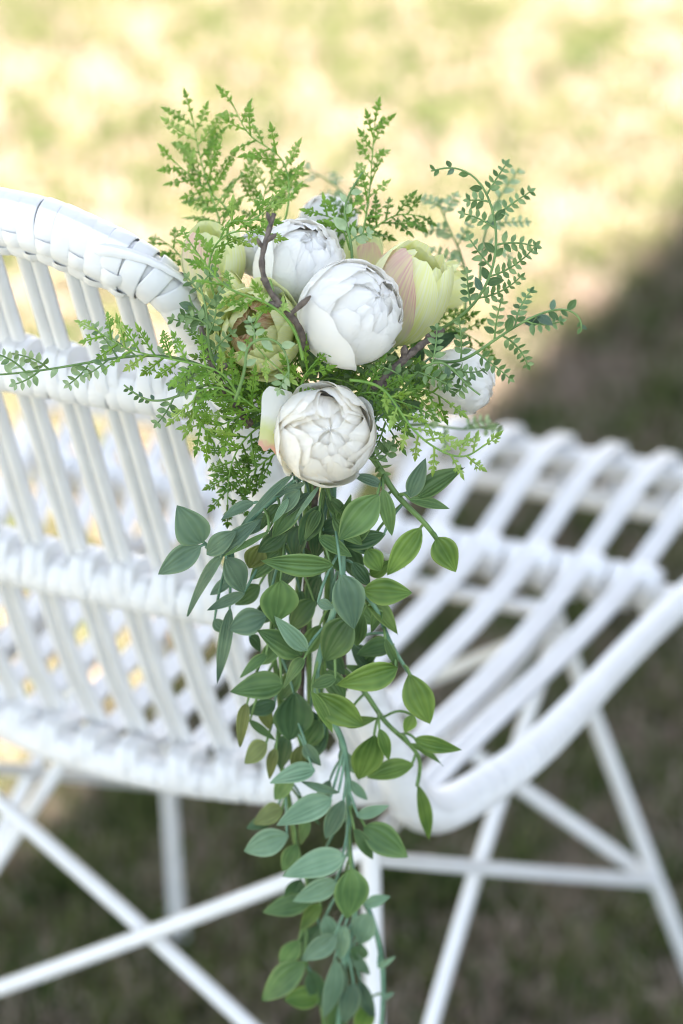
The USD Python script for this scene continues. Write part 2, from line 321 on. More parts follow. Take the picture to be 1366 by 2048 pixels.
for z0 in (0.9, 4.2):
    for n0 in (1.2, 4.0, 6.8):
        w = obj('window', box_ln(L0 - .05, L0 - .003, n0, n0 + 1.2, z0, z0 + 1.4), TRIM, house, smooth=False)
        obj('pane', box_ln(L0 - .06, L0 - .053, n0 + .08, n0 + 1.12, z0 + .08, z0 + 1.32), PANE, w, smooth=False)

# ------------------------------------------------------------------ the chair
CO = np.array([0.10481454, 1.48447642, 0.0]); CU = np.array([0.91787882, -0.39686078, 0.0]); CV = np.array([0.39686078, 0.91787882, 0.0])
S0 = -0.034
def C(s, v, z): return CO + CU * (S0 + s) + CV * v + np.array([0, 0, z])
def back_v(s, z, off=0.0): return -0.46 - 0.35 * (z - 0.46) + 0.4 * s * s + off
BN = unit(-CV - np.array([0, 0, .35]) * 0 + np.array([0, 0, -0.35]))      # rearward normal of the backrest
chair = thing('rattan_chair', 'white woven rattan armless chair seen from behind, posy tied to its backrest', 'chair', loc=C(0, -0.23, 0))

def band(center, t, a, b, ra, rb, width, lift=None, seg=26, tilt=0.0, thick=0.0011, skew=0.0, cap=False):
    """a flat strand wound once round an oval section: a, b the section's axes, lift(phi) extra height"""
    ph = np.linspace(0, 2 * np.pi, seg, endpoint=False)
    cs = np.array([-1, -.86, 0, .86, 1]); prof = thick * np.array([0.45, .88, 1.0, .88, 0.45]) - 0.0002
    rows = []
    for k in range(5):
        ex = prof[k] + (lift(ph) if lift is not None else 0)
        off = cs[k] * width / 2 + tilt * np.cos(ph) + skew * np.sin(ph)
        rows.append(center + np.outer(off, t) + np.outer((ra + ex) * np.cos(ph), a) + np.outer((rb + ex) * np.sin(ph), b))
    v, f = np.vstack(rows), grid_faces(seg, 5, True)
    if cap:
        k = np.arange(seg); n = len(v); v = np.vstack([v, rows[0], rows[-1], rows[0].mean(0) - t * .001, rows[-1].mean(0) + t * .001])
        f = np.vstack([f, np.stack([np.full(seg, n + 2 * seg), n + (k + 1) % seg, n + k], 1), np.stack([np.full(seg, n + 2 * seg + 1), n + seg + k, n + seg + (k + 1) % seg], 1)])
    return v, f

# arch, posts and seat rails: one bent cane each side meeting at the crown
AZ = [(0, .8075), (.02, .8065), (.045, .803), (.06, .797), (.075, .790), (.087, .780), (.095, .766), (.1005, .748), (.106, .725), (.112, .683), (.123, .631), (.134, .578), (.142, .539), (.150, .500)]
def side_pts(sg):
    p = [(sg * s, back_v(s, z), z) for s, z in AZ]
    tail = [(.1545, -.458, .478), (.161, -.440, .459), (.172, -.412, .4545), (.185, -.375, .456), (.199, -.293, .459), (.213, -.197, .461), (.238, -.075, .462), (.246, -.035, .461)]
    if sg > 0: return p + tail
    return p + [(-s - (0.0 if v < -.3 else (v + .3) * .16), v, z) for s, v, z in tail]
for sg in (1, -1):
    p = spline([C(*q) for q in side_pts(sg)], 150)
    arc = np.concatenate([[0], np.cumsum(np.linalg.norm(np.diff(p, axis=0), axis=1))])
    r = np.interp(arc, [0, .10, .16, .38, .45, .62, 1.0], [.0085, .0085, .0084, .0098, .0110, .0077, .0076])
    obj('side_frame', tube(p, r, 14), WHITE, chair)
    t, a, b = frames(p, -BN)       # a in the plane of the back (across the cane), b along -normal
    # wound strands over arch and post
    w0 = .0075
    nb = 0
    sarc = .004
    arc_w = .071                   # woven part of the crown ends here
    zend = arc[-1] - .012
    while sarc < zend:
        i = int(np.searchsorted(arc, sarc)); i = min(max(i, 1), len(p) - 2)
        cpt = np.array([np.interp(sarc, arc, p[:, k]) for k in range(3)])
        tt, aa, bb = t[i], a[i], b[i]
        down = np.sign(aa @ np.array([0, 0, 1.0])) if sarc < .1 else 1.0
        if sarc < arc_w:
            up_ = aa * down
            if abs(sarc - arc_w) < .004: pass
            def lift(ph, nb=nb):
                # over or under the two lengthwise strands on the rear face (phi near 3pi/2 side = +BN)
                z_ = np.cos(ph); rear = np.sin(ph) < 0.15
                A = np.exp(-((z_ - 0.12) / .26) ** 2) * rear; B = np.exp(-((z_ + 0.5) / .26) ** 2) * rear
                sA, sB = (1, -1) if (nb // 1) % 2 == 0 else (-1, 1)
                return .0010 + .0008 * (sA * A + sB * B)
            m = band(cpt - up_ * .0035, tt, up_, bb, .0128, .0102, w0 * 1.12, lift, 40, tilt=-.0035 * sg, thick=.0010)
            obj('woven_strand', m, WHITE, chair)
            sarc += w0
        else:
            rr = np.interp(sarc, arc, r)
            wide = (.0085 if sarc < .1 else .0100) if sarc < .40 else .0050
            g = float(np.clip((sarc - arc_w) / .024, 0, 1)); up_ = aa * np.sign(aa[2] or 1) if g < 1 else aa
            m = band(cpt - up_ * .0030 * (1 - g), tt, up_, bb, (rr + .0002) * g + .0128 * (1 - g), (rr + .0002) * g + .0108 * (1 - g), wide * 1.06, None, 28, tilt=(-.0035 * sg * (1 - g) if g < 1 else .0022 * rng.uniform(.7, 1.3)), thick=.0014 if wide > .0051 else .0008, skew=.001)
            obj('wound_strand', m, WHITE, chair)
            sarc += wide
        nb += 1
    # oval core under the weave
    rows = []
    for x in np.linspace(0, arc_w + .004, 24):
        i = min(int(np.searchsorted(arc, x)), len(p) - 2); cpt = np.array([np.interp(x, arc, p[:, k]) for k in range(3)]); up_ = a[i] * np.sign(a[i][2] or 1)
        ph = np.linspace(0, 2 * np.pi, 28, endpoint=False); rows.append(cpt - up_ * .0035 + np.outer(.0127 * np.cos(ph), up_) + np.outer(.0101 * np.sin(ph), b[i]))
    obj('core_cane', (np.vstack(rows), grid_faces(28, 24, True)), WHITE, chair)
    # the two lengthwise strands that pass over and under the windings
    for zoff, par in ((.12, 0), (-.5, 1)):
        n = 90; ss = np.linspace(0, arc_w + .012, n); rows = []
        for q in (-1, -.6, 0, .6, 1):
            row = []
            for x in ss:
                i = min(int(np.searchsorted(arc, x)), len(p) - 2); cpt = np.array([np.interp(x, arc, p[:, k]) for k in range(3)])
                up_ = a[i] * np.sign(a[i][2] or 1)
                wv_ = math.cos(math.pi * (x - .004) / w0) * (-1 if par == 0 else 1)
                zc = np.clip(zoff + q * .0030 / .0128, -.97, .97); yy = -math.sqrt(1 - zc * zc)
                e = .0017 + .0008 * wv_ + .0005 * (1 - q * q)
                if x > arc_w + .004: e -= (x - arc_w - .004) * .25
                row.append(cpt - up_ * .0035 + up_ * (.0128 + e) * zc + b[i] * (.0102 + e) * yy)
            rows.append(row)
        obj('woven_strand', (np.array(rows).reshape(-1, 3), grid_faces(n, 5)), WHITE, chair)
    # the last strand is laid along the top of the single cane and tucked under the windings
    n = 26; rows = []
    for q in np.linspace(-1, 1, 7):
        row = []
        for x in np.linspace(arc_w - .016, arc_w + .034, n):
            f = (x - arc_w + .016) / .050; i = min(int(np.searchsorted(arc, x)), len(p) - 2); cpt = np.array([np.interp(x, arc, p[:, k]) for k in range(3)])
            up_ = a[i] * np.sign(a[i][2] or 1); g = np.clip(f / .75, 0, 1); g = g * g * (3 - 2 * g)
            ra, rb, dn = .0148 * (1 - g) + .0106 * g, .0124 * (1 - g) + .0106 * g, .0030 * (1 - g)
            th = -1.0 * (1 - f) ** 1.3 + .20 * f + q * .25 * (1 - .45 * f)
            e = .0010 * (1 - q * q) - .0030 * max(0, 1 - f / .22) - .0025 * max(0, (f - .85) / .15)
            row.append(cpt - up_ * dn + up_ * (ra + e) * math.cos(th) + b[i] * (rb + e) * math.sin(th))
        rows.append(row)
    obj('finishing_strand', (np.array(rows).reshape(-1, 3), grid_faces(n, 7)), WHITE, chair)

# crown: second cane under the arch inside the weave
p = spline([C(s, back_v(s, z - .010), z - .010) for s, z in [(-.07, .791), (-.045, .801), (-.02, .805), (0, .806), (.02, .805), (.045, .801), (.07, .791)]], 40)
obj('lower_arch_cane', tube(p, .006, 10), WHITE, chair)

# backrest canes, running on as seat slats; pairs
ROD = .0034
def arch_z(s): return np.interp(abs(s), [q[0] for q in AZ], [q[1] for q in AZ])
for k in range(-6, 7):
    for e in (-1, 1):
        o = e * ROD * .98
        bot = .025 * k + o
        seat = [(.025 * k + (.001 if k == 6 else .002 if k == 5 else 0) + o, -.425, .461), ({3: .073, 4: .102, 5: .134, 6: .157}.get(k, .0258 * k) + o, -.36, .4595), (.0333 * k - .020 + o, -.15, .459), (.0365 * k - .030 + o, .0, .463), (.0366 * k - .030 + o, .013, .4575), (.0367 * k - .030 + o, .0185, .445), (.0367 * k - .030 + o, .012, .432), (.0367 * k - .030 + o, .002, .428)]
        if abs(k) <= 5:
            top = min(.0216 * k, .0216 * k) + o
            zt = arch_z(top) - .004
            if abs(k) == 5: top, zt = np.sign(k) * .1060 + o * .5, .705
            zz = [zt, zt - .06 if zt > .72 else .66, .60, .545]
            back = []
            for z in zz:
                f = (zt - z) / (zt - .5); s = top + (bot - top) * f
                back.append((s, back_v(s, z, .004), z))
            back += [(bot, back_v(bot, .505, .007), .505), (bot, back_v(bot, .48) + .012, .478), (bot, -.447, .4645)]
        else:
            back = [(bot, -.452, .461)]
        obj('cane', tube(spline([C(*q) for q in back + seat], 64), ROD, 8), WHITE, chair)

# cross rails of the backrest, wound, with bindings at every pair of canes
def rail(z, half, r, voff, name, bow=0.0):
    ss = np.linspace(-half, half, 60)
    p = np.array([C(s, back_v(s, z) + voff + bow * s * s, z) for s in ss])
    o = obj(name, tube(p, r, 12), WHITE, chair)
    t, a, b = frames(p, -BN); arc = np.concatenate([[0], np.cumsum(np.linalg.norm(np.diff(p, axis=0), axis=1))])
    x = .004
    while x < arc[-1] - .004:
        i = int(np.searchsorted(arc, x)); i = min(i, 58)
        wdt = rng.uniform(.0062, .0082)
        c0 = np.array([np.interp(x, arc, p[:, q]) for q in range(3)])
        obj('wound_strand', band(c0, t[i], a[i], b[i], r + .0001, r + .0001, wdt * 1.04, None, 22, tilt=.0008 * rng.normal(), thick=.0012), WHITE, o)
        x += wdt
    return p, t, a, b, o
RV = (-.004, -.010)
for z, half, r, gap, nk in ((.722, .101, .0086, .0216, 4), (.594, .127, .0090, .0240, 5), (.463, .143, .0080, .025, 6)):
    p, t, a, b, o = rail(z, half, r, RV[0] if z > .5 else RV[1], 'back_rail', 1.6 if z < .5 else .3)
    for k in range(-nk, nk + 1):
        f = .0216 if z > .7 else (.0232 if z > .55 else .025)
        s = k * f + .0092
        if abs(s) > half: continue
        i = int(round((s + half) / (2 * half) * 59))
        up_ = a[i] * np.sign(a[i][2] or 1)
        for q in (0, 1):
            m = band(p[i] + b[i] * .0045 + t[i] * (q * .005 - .0025) + up_ * .002, t[i], up_, b[i], r + .0030 - q * .001, r + .0034 - q * .001, .0066, None, 26, tilt=-.0045 * (1 if t[i] @ CU > 0 else -1), thick=.0016, cap=True)
            obj('binding', m, WHITE, o)

# seat: cross bars under the slats, front edge
def bar(p0, p1, r, name, n=24, sides=12, wound=True):
    p = spline([C(*p0), C(*p1)], n); o = obj(name, tube(p, r, sides), WHITE, chair)
    return p, o
p, o = bar((-.255, -.15, .4435), (.214, -.15, .4435), .0085, 'seat_bar')
t = unit(p[-1] - p[0]); zc = np.array([0, 0, 1.0]); bc = np.cross(t, zc)
for k in range(-6, 7):
    for q in (-1, 1):
        s = .0333 * k - .020 + q * .0095
        c0 = C(s, -.15, .446)
        obj('binding', band(c0, t, zc, bc, .0135, .0105, .0085, None, 22, tilt=.002 * q, thick=.002, cap=True), WHITE, o)
    obj('binding', band(C(.0333 * k - .020, -.15, .4505), t, zc, bc, .0115, .0095, .016, None, 22, tilt=.003, thick=.0022, cap=True), WHITE, o)
FS = [(-.33, .0, .4485), (-.1, .003, .4485), (.12, .003, .4485), (.235, .0, .452)]
obj('front_bar', tube(spline([C(*q) for q in FS], 30), .0085, 12), WHITE, chair)
obj('front_bar', tube(spline([C(s, v - .004, .4235) for s, v, z in FS], 30), .0078, 12), WHITE, chair)
for sg, x0, x1 in ((1, .246, .235), (-1, -.288, -.33)):
    obj('corner_cane', tube(spline([C(x0, -.035, .461), C(x0 + (.002 if sg > 0 else -.02), -.012, .459), C(x1 - (.006 * sg), .0, .452), C(x1 - .03 * sg, .002, .4485)], 14), .0088, 12), WHITE, chair)

# legs and crossed braces of thin white bar
LEGS = {'fr': ((.140, -.190, .444), (.229, -.010, -.004)), 'rr': ((.134, -.458, .444), (.166, -.505, -.004)),
        'fl': ((-.130, -.190, .444), (-.197, -.050, -.004)), 'rl': ((-.140, -.458, .444), (-.172, -.505, -.004))}
def leg_at(k, z):
    (a_, b_) = LEGS[k]; f = (a_[2] - z) / (a_[2] - b_[2]); return tuple(a_[i] + (b_[i] - a_[i]) * f for i in range(3))
for k in LEGS:
    a_, b_ = LEGS[k]
    lg = obj('leg', tube(spline([C(*a_), C(*b_)], 8), .0050, 12), STEEL, chair)
    fp = C(*b_); obj('foot', tube(np.array([fp + [0, 0, .018], fp + [0, 0, .004], fp]), [.0075, .0085, .007], 12), STEEL, lg)
def brace(k1, z1, k2, z2, off=(0, 0, 0)):
    p0, p1 = C(*leg_at(k1, z1)), C(*leg_at(k2, z2)); o = C(*off) - C(0, 0, 0)
    obj('brace', tube(spline([p0, (p0 + p1) / 2 + o, p1], 12), .0044, 10), STEEL, chair)
brace('rr', .435, 'fr', .192, (.004, 0, 0)); brace('fr', .430, 'rr', .22, (-.004, 0, 0))
brace('rr', .44, 'rl', .25, (0, -.004, 0)); brace('rl', .445, 'rr', .262, (0, .004, 0))
p0, p1 = C(-.055, -.42, .440), C(*leg_at('rl', .26)); obj('brace', tube(np.array([p0, (p0 + p1) / 2, p1]), .0044, 10), STEEL, chair)
brace('fr', .190, 'fl', .43, (0, .004, 0)); brace('fl', .190, 'fr', .43, (0, -.004, 0))
brace('rl', .425, 'fl', .19, (.004, 0, 0)); brace('fl', .43, 'rl', .23, (-.004, 0, 0))
# frame under the seat that the legs are fixed to
for a_, b_ in (('fr', 'rr'), ('fl', 'rl'), ('fr', 'fl')):
    obj('under_frame', tube(spline([C(*leg_at(a_, .440)), C(*leg_at(b_, .440))], 6), .0055, 10), STEEL, chair)
#FLOWERS#
# ------------------------------------------------------------------ flowers, greenery and twigs of the posy
def view_dir(x, y, z):
    """x right, y up in the picture plane, z towards the viewer, as a world direction"""
    return unit(x * RIGHT + y * UP - z * FWD)

def basis(axis, spin=0.0):
    axis = unit(axis); x = unit(np.cross(UP if abs(axis @ UP) < .9 else RIGHT, axis)); y = np.cross(axis, x)
    c, s = math.cos(spin), math.sin(spin)
    return np.stack([c * x + s * y, -s * x + c * y, axis])

def petal(R, az, half, tip, h, r, flare=0.0, droop=.5, spiral=.06, ruffle=.02, nick=.03, nu=15, nv=17, base=3.02, pinch=0.0):
    """one cupped petal on an egg of radius R about +z: from the base at polar angle `base` to its rim at `tip` (radians)"""
    u = np.linspace(-1, 1, nu)[None, :]; v = np.linspace(0, 1, nv)[:, None]
    ph1, ph2, ph3 = r.uniform(0, 6.28, 3)
    rim = tip + droop * np.abs(u) ** 2.4 + nick * np.sin(3.1 * u + ph1) + nick * .8 * np.sin(9 * u + ph2) + nick * .35 * np.sin(23 * u + ph3)
    th = base + (rim - base) * v
    wid = half * (1 - pinch * v ** 3)
    phi = az + u * wid * (0.75 + .25 * np.sin(np.pi * np.clip(v, 0, 1)))
    rad = R * (1 + spiral * u + ruffle * np.sin(4.2 * u + ph3 + 2 * v) * v + ruffle * .5 * np.sin(11 * u + ph1) * v ** 2 + flare * v ** 5 + .012 * np.sin(7 * v + ph2))
    rad = rad * (1 + .05 * (1 - u * u) * np.sin(np.pi * v))
    x = rad * np.sin(th) * np.cos(phi); y = rad * np.sin(th) * np.sin(phi); z = rad * np.cos(th) * h
    uv = np.stack([np.broadcast_to((u + 1) / 2, x.shape), np.broadcast_to(v, x.shape)], -1).reshape(-1, 2)
    return np.stack([x, y, z], -1).reshape(-1, 3), grid_faces(nu, nv), uv

def flower(name, label, cat, px, py, d, Rpx, axis, layers, seed, h=1.05, blush=None, heart=None, spin=0.0, extra=None, sepals=4, group=None):
    """layers: (count, radius factor, rim angle in degrees, half width in degrees, material, flare, droop)"""
    r = np.random.default_rng(seed); c = at(px, py, d); R = Rpx * 24 / 85 / 1366 * d
    B = basis(view_dir(*axis), spin); t = thing(name, label, cat, group, loc=c)
    a0 = r.uniform(0, 6.28)
    for li, (n, f, tip, half, m, flare, droop) in enumerate(layers):
        a0 += 0.6 + r.uniform(0, .4)
        for k in range(n):
            mm = m[k % len(m)] if isinstance(m, (list, tuple)) else m
            if li == 0 and k == 0 and blush:
                bl = B @ view_dir(*blush); a0 = math.atan2(bl[1], bl[0])
            if li == 0 and blush: mm = P_ if k == 0 else m[1 + (k % 2)]
            v, fc, uv = petal(R * f * r.uniform(.97, 1.03), a0 + 2 * np.pi * k / n + (r.uniform(-.15, .15) if not (li == 0 and blush) else 0), math.radians(half) * r.uniform(.9, 1.08), math.radians(tip + r.uniform(-6, 6)), h, r, flare * r.uniform(.6, 1.3), droop, spiral=.045 + .02 * r.uniform(), ruffle=.022 if f > .9 else .04)
            obj('petal', (v @ B + c, fc), mm, t, uv=uv)
    # green base and stub of stem
    bz = -R * h
    st = np.array([[0, 0, bz * 1.02], [0.02 * R, 0, bz * 1.5], [0.05 * R, .05 * R, bz * 2.1]])
    obj('calyx', tube(np.array([[0, 0, bz * .93], [0, 0, bz * 1.02], [0, 0, bz * 1.12], [0.03 * R, 0, bz * 1.3]]) @ B + c, [R * .30, R * .28, R * .15, R * .07], 10), STEM_GREEN, t)
    obj('stem', tube(spline(st, 8) @ B + c, R * .07, 8), STEM_GREEN, t)
    for k in range(sepals):
        v, fc, uv = leaf_shape(R * 1.0, .42, bend=.5)
        a = a0 + k * 1.57; q = np.array([[math.cos(a), math.sin(a), .0], [-math.sin(a), math.cos(a), 0], [0, 0, 1]])
        v = v @ np.array([[-q[1][0], -q[1][1], 0], [q[0][0] * .75, q[0][1] * .75, .66], [-q[0][0] * .66, -q[0][1] * .66, .75]]) + [0, 0, bz]
        obj('sepal', (v @ B + c, fc), LEAF['G'], t, uv=uv)
    if extra: extra(t, c, R, B, r)
    return t

def leaf_shape(L, ratio, bend=.35, fold=.25, nu=7, nv=13, belly=.42, twist=0.0, wave=0.0, r=None):
    """a pointed leaf along +y, face +z, half width ratio*L/2; bends back towards the tip"""
    v = np.linspace(0, 1, nv)[:, None]; u = np.linspace(-1, 1, nu)[None, :]
    w = ratio * L / 2 * (np.sin(np.pi * v ** (math.log(.5) / math.log(belly))) ** .85 * (1 - .25 * v) + .012)
    w[0] = ratio * L * .03; w[-1] = 0.0006 * 0 + 1e-5
    x = u * w; ang = bend * v
    y = L * v * (1 - bend * bend * .1 * v); z = -L * bend * .5 * v ** 2 + fold * np.abs(u) * w * (1 - .3 * v) + .10 * fold * w * (1 - u * u) * 0
    if wave: z = z + wave * L * np.sin(5.5 * v + 1.5 * u) * np.abs(u) * .12
    if twist:
        a = twist * v; x, z = x * np.cos(a) - (z + L * bend * .5 * v ** 2) * np.sin(a), x * np.sin(a) + (z + L * bend * .5 * v ** 2) * np.cos(a) - L * bend * .5 * v ** 2
    uv = np.stack([np.broadcast_to((u + 1) / 2, x.shape), np.broadcast_to(v, x.shape)], -1).reshape(-1, 2)
    return np.stack([x, np.broadcast_to(y, x.shape), z], -1).reshape(-1, 3), grid_faces(nu, nv), uv

def place_leaf(p0, p1, ratio, face, **kw):
    """a leaf with its base at p0 and its tip at p1, its face turned towards `face`"""
    L = np.linalg.norm(p1 - p0); y = unit(p1 - p0); z = unit(face - y * (face @ y)); x = np.cross(y, z)
    v, f, uv = leaf_shape(L, ratio, **kw)
    tipv = v.reshape(-1, kw.get('nu', 7), 3)[-1].mean(0); yy = unit(tipv)   # keep the tip on target in spite of the bend
    Rm = np.stack([np.array([1.0, 0, 0]), yy, np.cross([1.0, 0, 0], yy)])
    v = v @ Rm.T * (L / np.linalg.norm(tipv))
    return p0 + v @ np.stack([x, y, z]), f, uv

W_, C_, Y_, P_, G_, RD = WHITE_PETAL, CREAM_PETAL, YELLOW_PETAL, PINK_PETAL, GREEN_PETAL, RED_PETAL
def peony_layers(o=W_, i=C_, open_=0.0):
    return [(4, 1.0, 66 + open_, 68, o, .05, .6), (4, .98, 52 + open_, 62, o, .02, .6), (4, .955, 41 + open_, 58, o, .01, .6), (5, .925, 33 + open_ * .8, 50, o, .01, .6), (4, .885, 25 + open_ * .6, 52, i, .01, .5), (4, .84, 18, 54, i, .01, .45), (3, .78, 10, 64, i, .01, .35), (3, .75, 1, 72, i, .0, .2), (3, .735, -18, 88, i, 0, .06)]

def loose_petal(t, c, R, B, r):
    # the green and pink tipped outer petal standing off at the left of the front peony
    pts = [((-1.06, .98), (-.62, .86)), ((-1.18, .86), (-.54, .66)), ((-1.22, .60), (-.56, .40)), ((-1.24, .25), (-.68, .08)), ((-1.27, -.08), (-.76, -.18)), ((-1.29, -.24), (-.82, -.38))]
    n = 9; rows = []
    L = spline([at(645 + a[0] * 100, 870 - a[1] * 100, .955) for a, b in pts], 15); Q = spline([at(645 + b[0] * 100, 870 - b[1] * 100, .962) for a, b in pts], 15)
    for i in range(15):
        s = np.linspace(0, 1, n)[:, None]; row = L[i] * (1 - s) + Q[i] * s - FWD * (.0035 * np.sin(np.pi * s) * (1 - .5 * i / 14)) + UP * .0011 * np.sin(13 * s + 1.0) * (i > 12) * (i - 12) * .5
        rows.append(row)
    v = np.array(rows).reshape(-1, 3); uv = np.stack(np.broadcast_arrays(np.linspace(0, 1, n)[None, :], np.linspace(0, 1, 15)[:, None]), -1).reshape(-1, 2)
    obj('petal', (v, grid_faces(n, 15)), TIPPED_PETAL, t, uv=uv, label='loose outer petal, white above, green below with pink tips')

flower('peony', 'creamy white peony facing the front, lowest bloom of the posy', 'flower', 650, 868, .958, 99, (.16, .06, 1.0), [(4, 1.0, 72, 60, W_, .08, .55), (4, .975, 59, 58, W_, .04, .65), (5, .945, 48, 52, C_, .04, .65), (4, .905, 40, 54, C_, .03, .65), (5, .855, 33, 46, C_, .04, .6), (4, .80, 27, 50, C_, .03, .5), (4, .745, 17, 56, C_, .02, .4), (3, .70, 4, 66, C_, 0, .2), (3, .66, -14, 76, C_, 0, .12)], 11, 1.02, extra=loose_petal, sepals=0)
flower('peony', 'largest white peony turned right, in the middle of the posy', 'flower', 704, 625, .962, 103, (.62, .30, .72), peony_layers(W_, W_), 23, 1.10)
flower('peony', 'white peony bud behind the brown twig, left above the largest one', 'flower', 598, 528, .988, 86, (.35, .62, .72), peony_layers(W_, W_, -4), 35, 1.12)
flower('peony', 'white peony at the back of the posy, top one, out of focus', 'flower', 658, 442, 1.05, 56, (.1, .85, .35), peony_layers(W_, W_), 41, 1.05)
flower('peony', 'white peony behind the blue-green sprigs, rightmost bloom of the posy', 'flower', 925, 765, 1.01, 64, (.80, -.28, .25), peony_layers(W_, W_, 6), 53, 1.15)
flower('peony', 'white peony half hidden between the pink tulip and the twig', 'flower', 515, 505, 1.015, 44, (-.1, .6, .8), peony_layers(W_, W_), 57, 1.1)

tul = [(3, 1.0, 36, 74, [P_, Y_, Y_], .06, .6), (3, .95, 27, 74, Y_, .08, .6), (3, .86, 24, 66, [Y_, G_, Y_], .02, .5), (3, .55, 35, 50, G_, 0, .5)]
flower('tulip', 'yellow tulip with a pink streaked petal, right of the largest peony', 'flower', 812, 588, .992, 80, (.38, .72, .50), tul, 61, 1.42, spin=2.2, blush=(-.6, .2, .75))
flower('tulip', 'pale green tulip with a pink brown petal beside the white chair arch', 'flower', 425, 516, 1.0, 62, (.05, .90, .42), [(3, 1.0, 44, 74, [P_, G_, Y_], .05, .55), (3, .94, 38, 72, [G_, Y_, G_], .05, .55), (3, .8, 40, 56, G_, 0, .5)], 77, 1.28, spin=.6, blush=(-.7, 0, .7))
flower('tulip', 'small yellow tulip behind the blue-green sprigs', 'flower', 895, 575, 1.025, 44, (.85, .45, .2), [(3, 1.0, 52, 66, Y_, .12, .7), (3, .9, 40, 60, Y_, .1, .7), (2, .7, 40, 60, G_, 0, .5)], 83, 1.3, spin=1.0)
flower('tulip', 'green tulip bud between the two white peonies, half hidden', 'flower', 728, 505, 1.02, 40, (.1, .9, .4), [(3, 1.0, 46, 66, [G_, P_, G_], .02, .6), (3, .9, 40, 60, G_, 0, .5)], 87, 1.35)
flower('ranunculus', 'open green bloom with a dark red heart, left of the largest peony', 'flower', 512, 660, .972, 92, (-.22, .10, .95), [(4, 1.0, 78, 60, [G_, Y_, G_, G_], .12, .5), (4, .93, 66, 56, [G_, Y_], .05, .5), (4, .82, 54, 54, G_, 0, .5), (4, .72, 42, 52, G_, 0, .4), (4, .60, 33, 54, [G_, RD], 0, .3), (3, .48, 22, 64, RD, 0, .3)], 91, 1.0)
flower('ranunculus', 'small yellow bloom below the pink and green tulip, at the arch', 'flower', 442, 585, .992, 46, (-.5, .4, .75), [(4, 1.0, 70, 62, [Y_, G_], .1, .5), (4, .88, 56, 56, Y_, .04, .5), (3, .7, 40, 56, G_, 0, .4)], 95, 1.1)

# ---- dark leaves tucked in behind the blooms
lr0 = np.random.default_rng(5)
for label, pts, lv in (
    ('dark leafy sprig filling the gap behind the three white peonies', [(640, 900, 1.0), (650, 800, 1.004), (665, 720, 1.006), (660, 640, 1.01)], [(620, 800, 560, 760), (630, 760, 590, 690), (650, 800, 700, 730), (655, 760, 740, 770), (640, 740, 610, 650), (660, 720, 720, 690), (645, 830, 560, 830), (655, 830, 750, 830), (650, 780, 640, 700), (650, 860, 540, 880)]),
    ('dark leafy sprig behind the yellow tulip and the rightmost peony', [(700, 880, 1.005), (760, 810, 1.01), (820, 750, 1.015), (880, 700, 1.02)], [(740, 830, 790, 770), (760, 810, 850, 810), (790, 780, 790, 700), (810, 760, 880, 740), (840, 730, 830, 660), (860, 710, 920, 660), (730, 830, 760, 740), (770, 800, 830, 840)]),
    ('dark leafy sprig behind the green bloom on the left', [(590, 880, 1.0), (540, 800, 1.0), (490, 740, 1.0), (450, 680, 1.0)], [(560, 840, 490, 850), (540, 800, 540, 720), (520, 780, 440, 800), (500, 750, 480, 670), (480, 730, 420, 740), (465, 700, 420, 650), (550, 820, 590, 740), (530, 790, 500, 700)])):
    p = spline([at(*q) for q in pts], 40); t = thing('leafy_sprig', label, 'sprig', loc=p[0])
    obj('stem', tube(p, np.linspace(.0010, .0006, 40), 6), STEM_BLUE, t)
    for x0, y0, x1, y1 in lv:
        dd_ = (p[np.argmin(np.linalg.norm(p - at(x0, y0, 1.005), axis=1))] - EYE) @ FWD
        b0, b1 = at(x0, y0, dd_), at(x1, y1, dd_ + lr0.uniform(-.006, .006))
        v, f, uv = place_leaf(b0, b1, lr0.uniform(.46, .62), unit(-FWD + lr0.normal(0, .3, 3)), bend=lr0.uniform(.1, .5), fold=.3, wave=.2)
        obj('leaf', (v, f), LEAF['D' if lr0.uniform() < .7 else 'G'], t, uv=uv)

# ---- sprays
def needle(p0, d, n, L, w):
    """a slim pointed leaflet: 6 points, 8 faces"""
    s = np.cross(d, n); m = p0 + d * L * .5
    v = np.array([p0, m - s * w / 2, m + s * w / 2, m + n * w * .22 - n * L * .03, m - n * w * .22 - n * L * .03, p0 + d * L - n * L * .08])
    return v, np.array([[0, 3, 1], [0, 2, 3], [5, 1, 3], [5, 3, 2], [0, 1, 4], [0, 4, 2], [5, 4, 1], [5, 2, 4]])

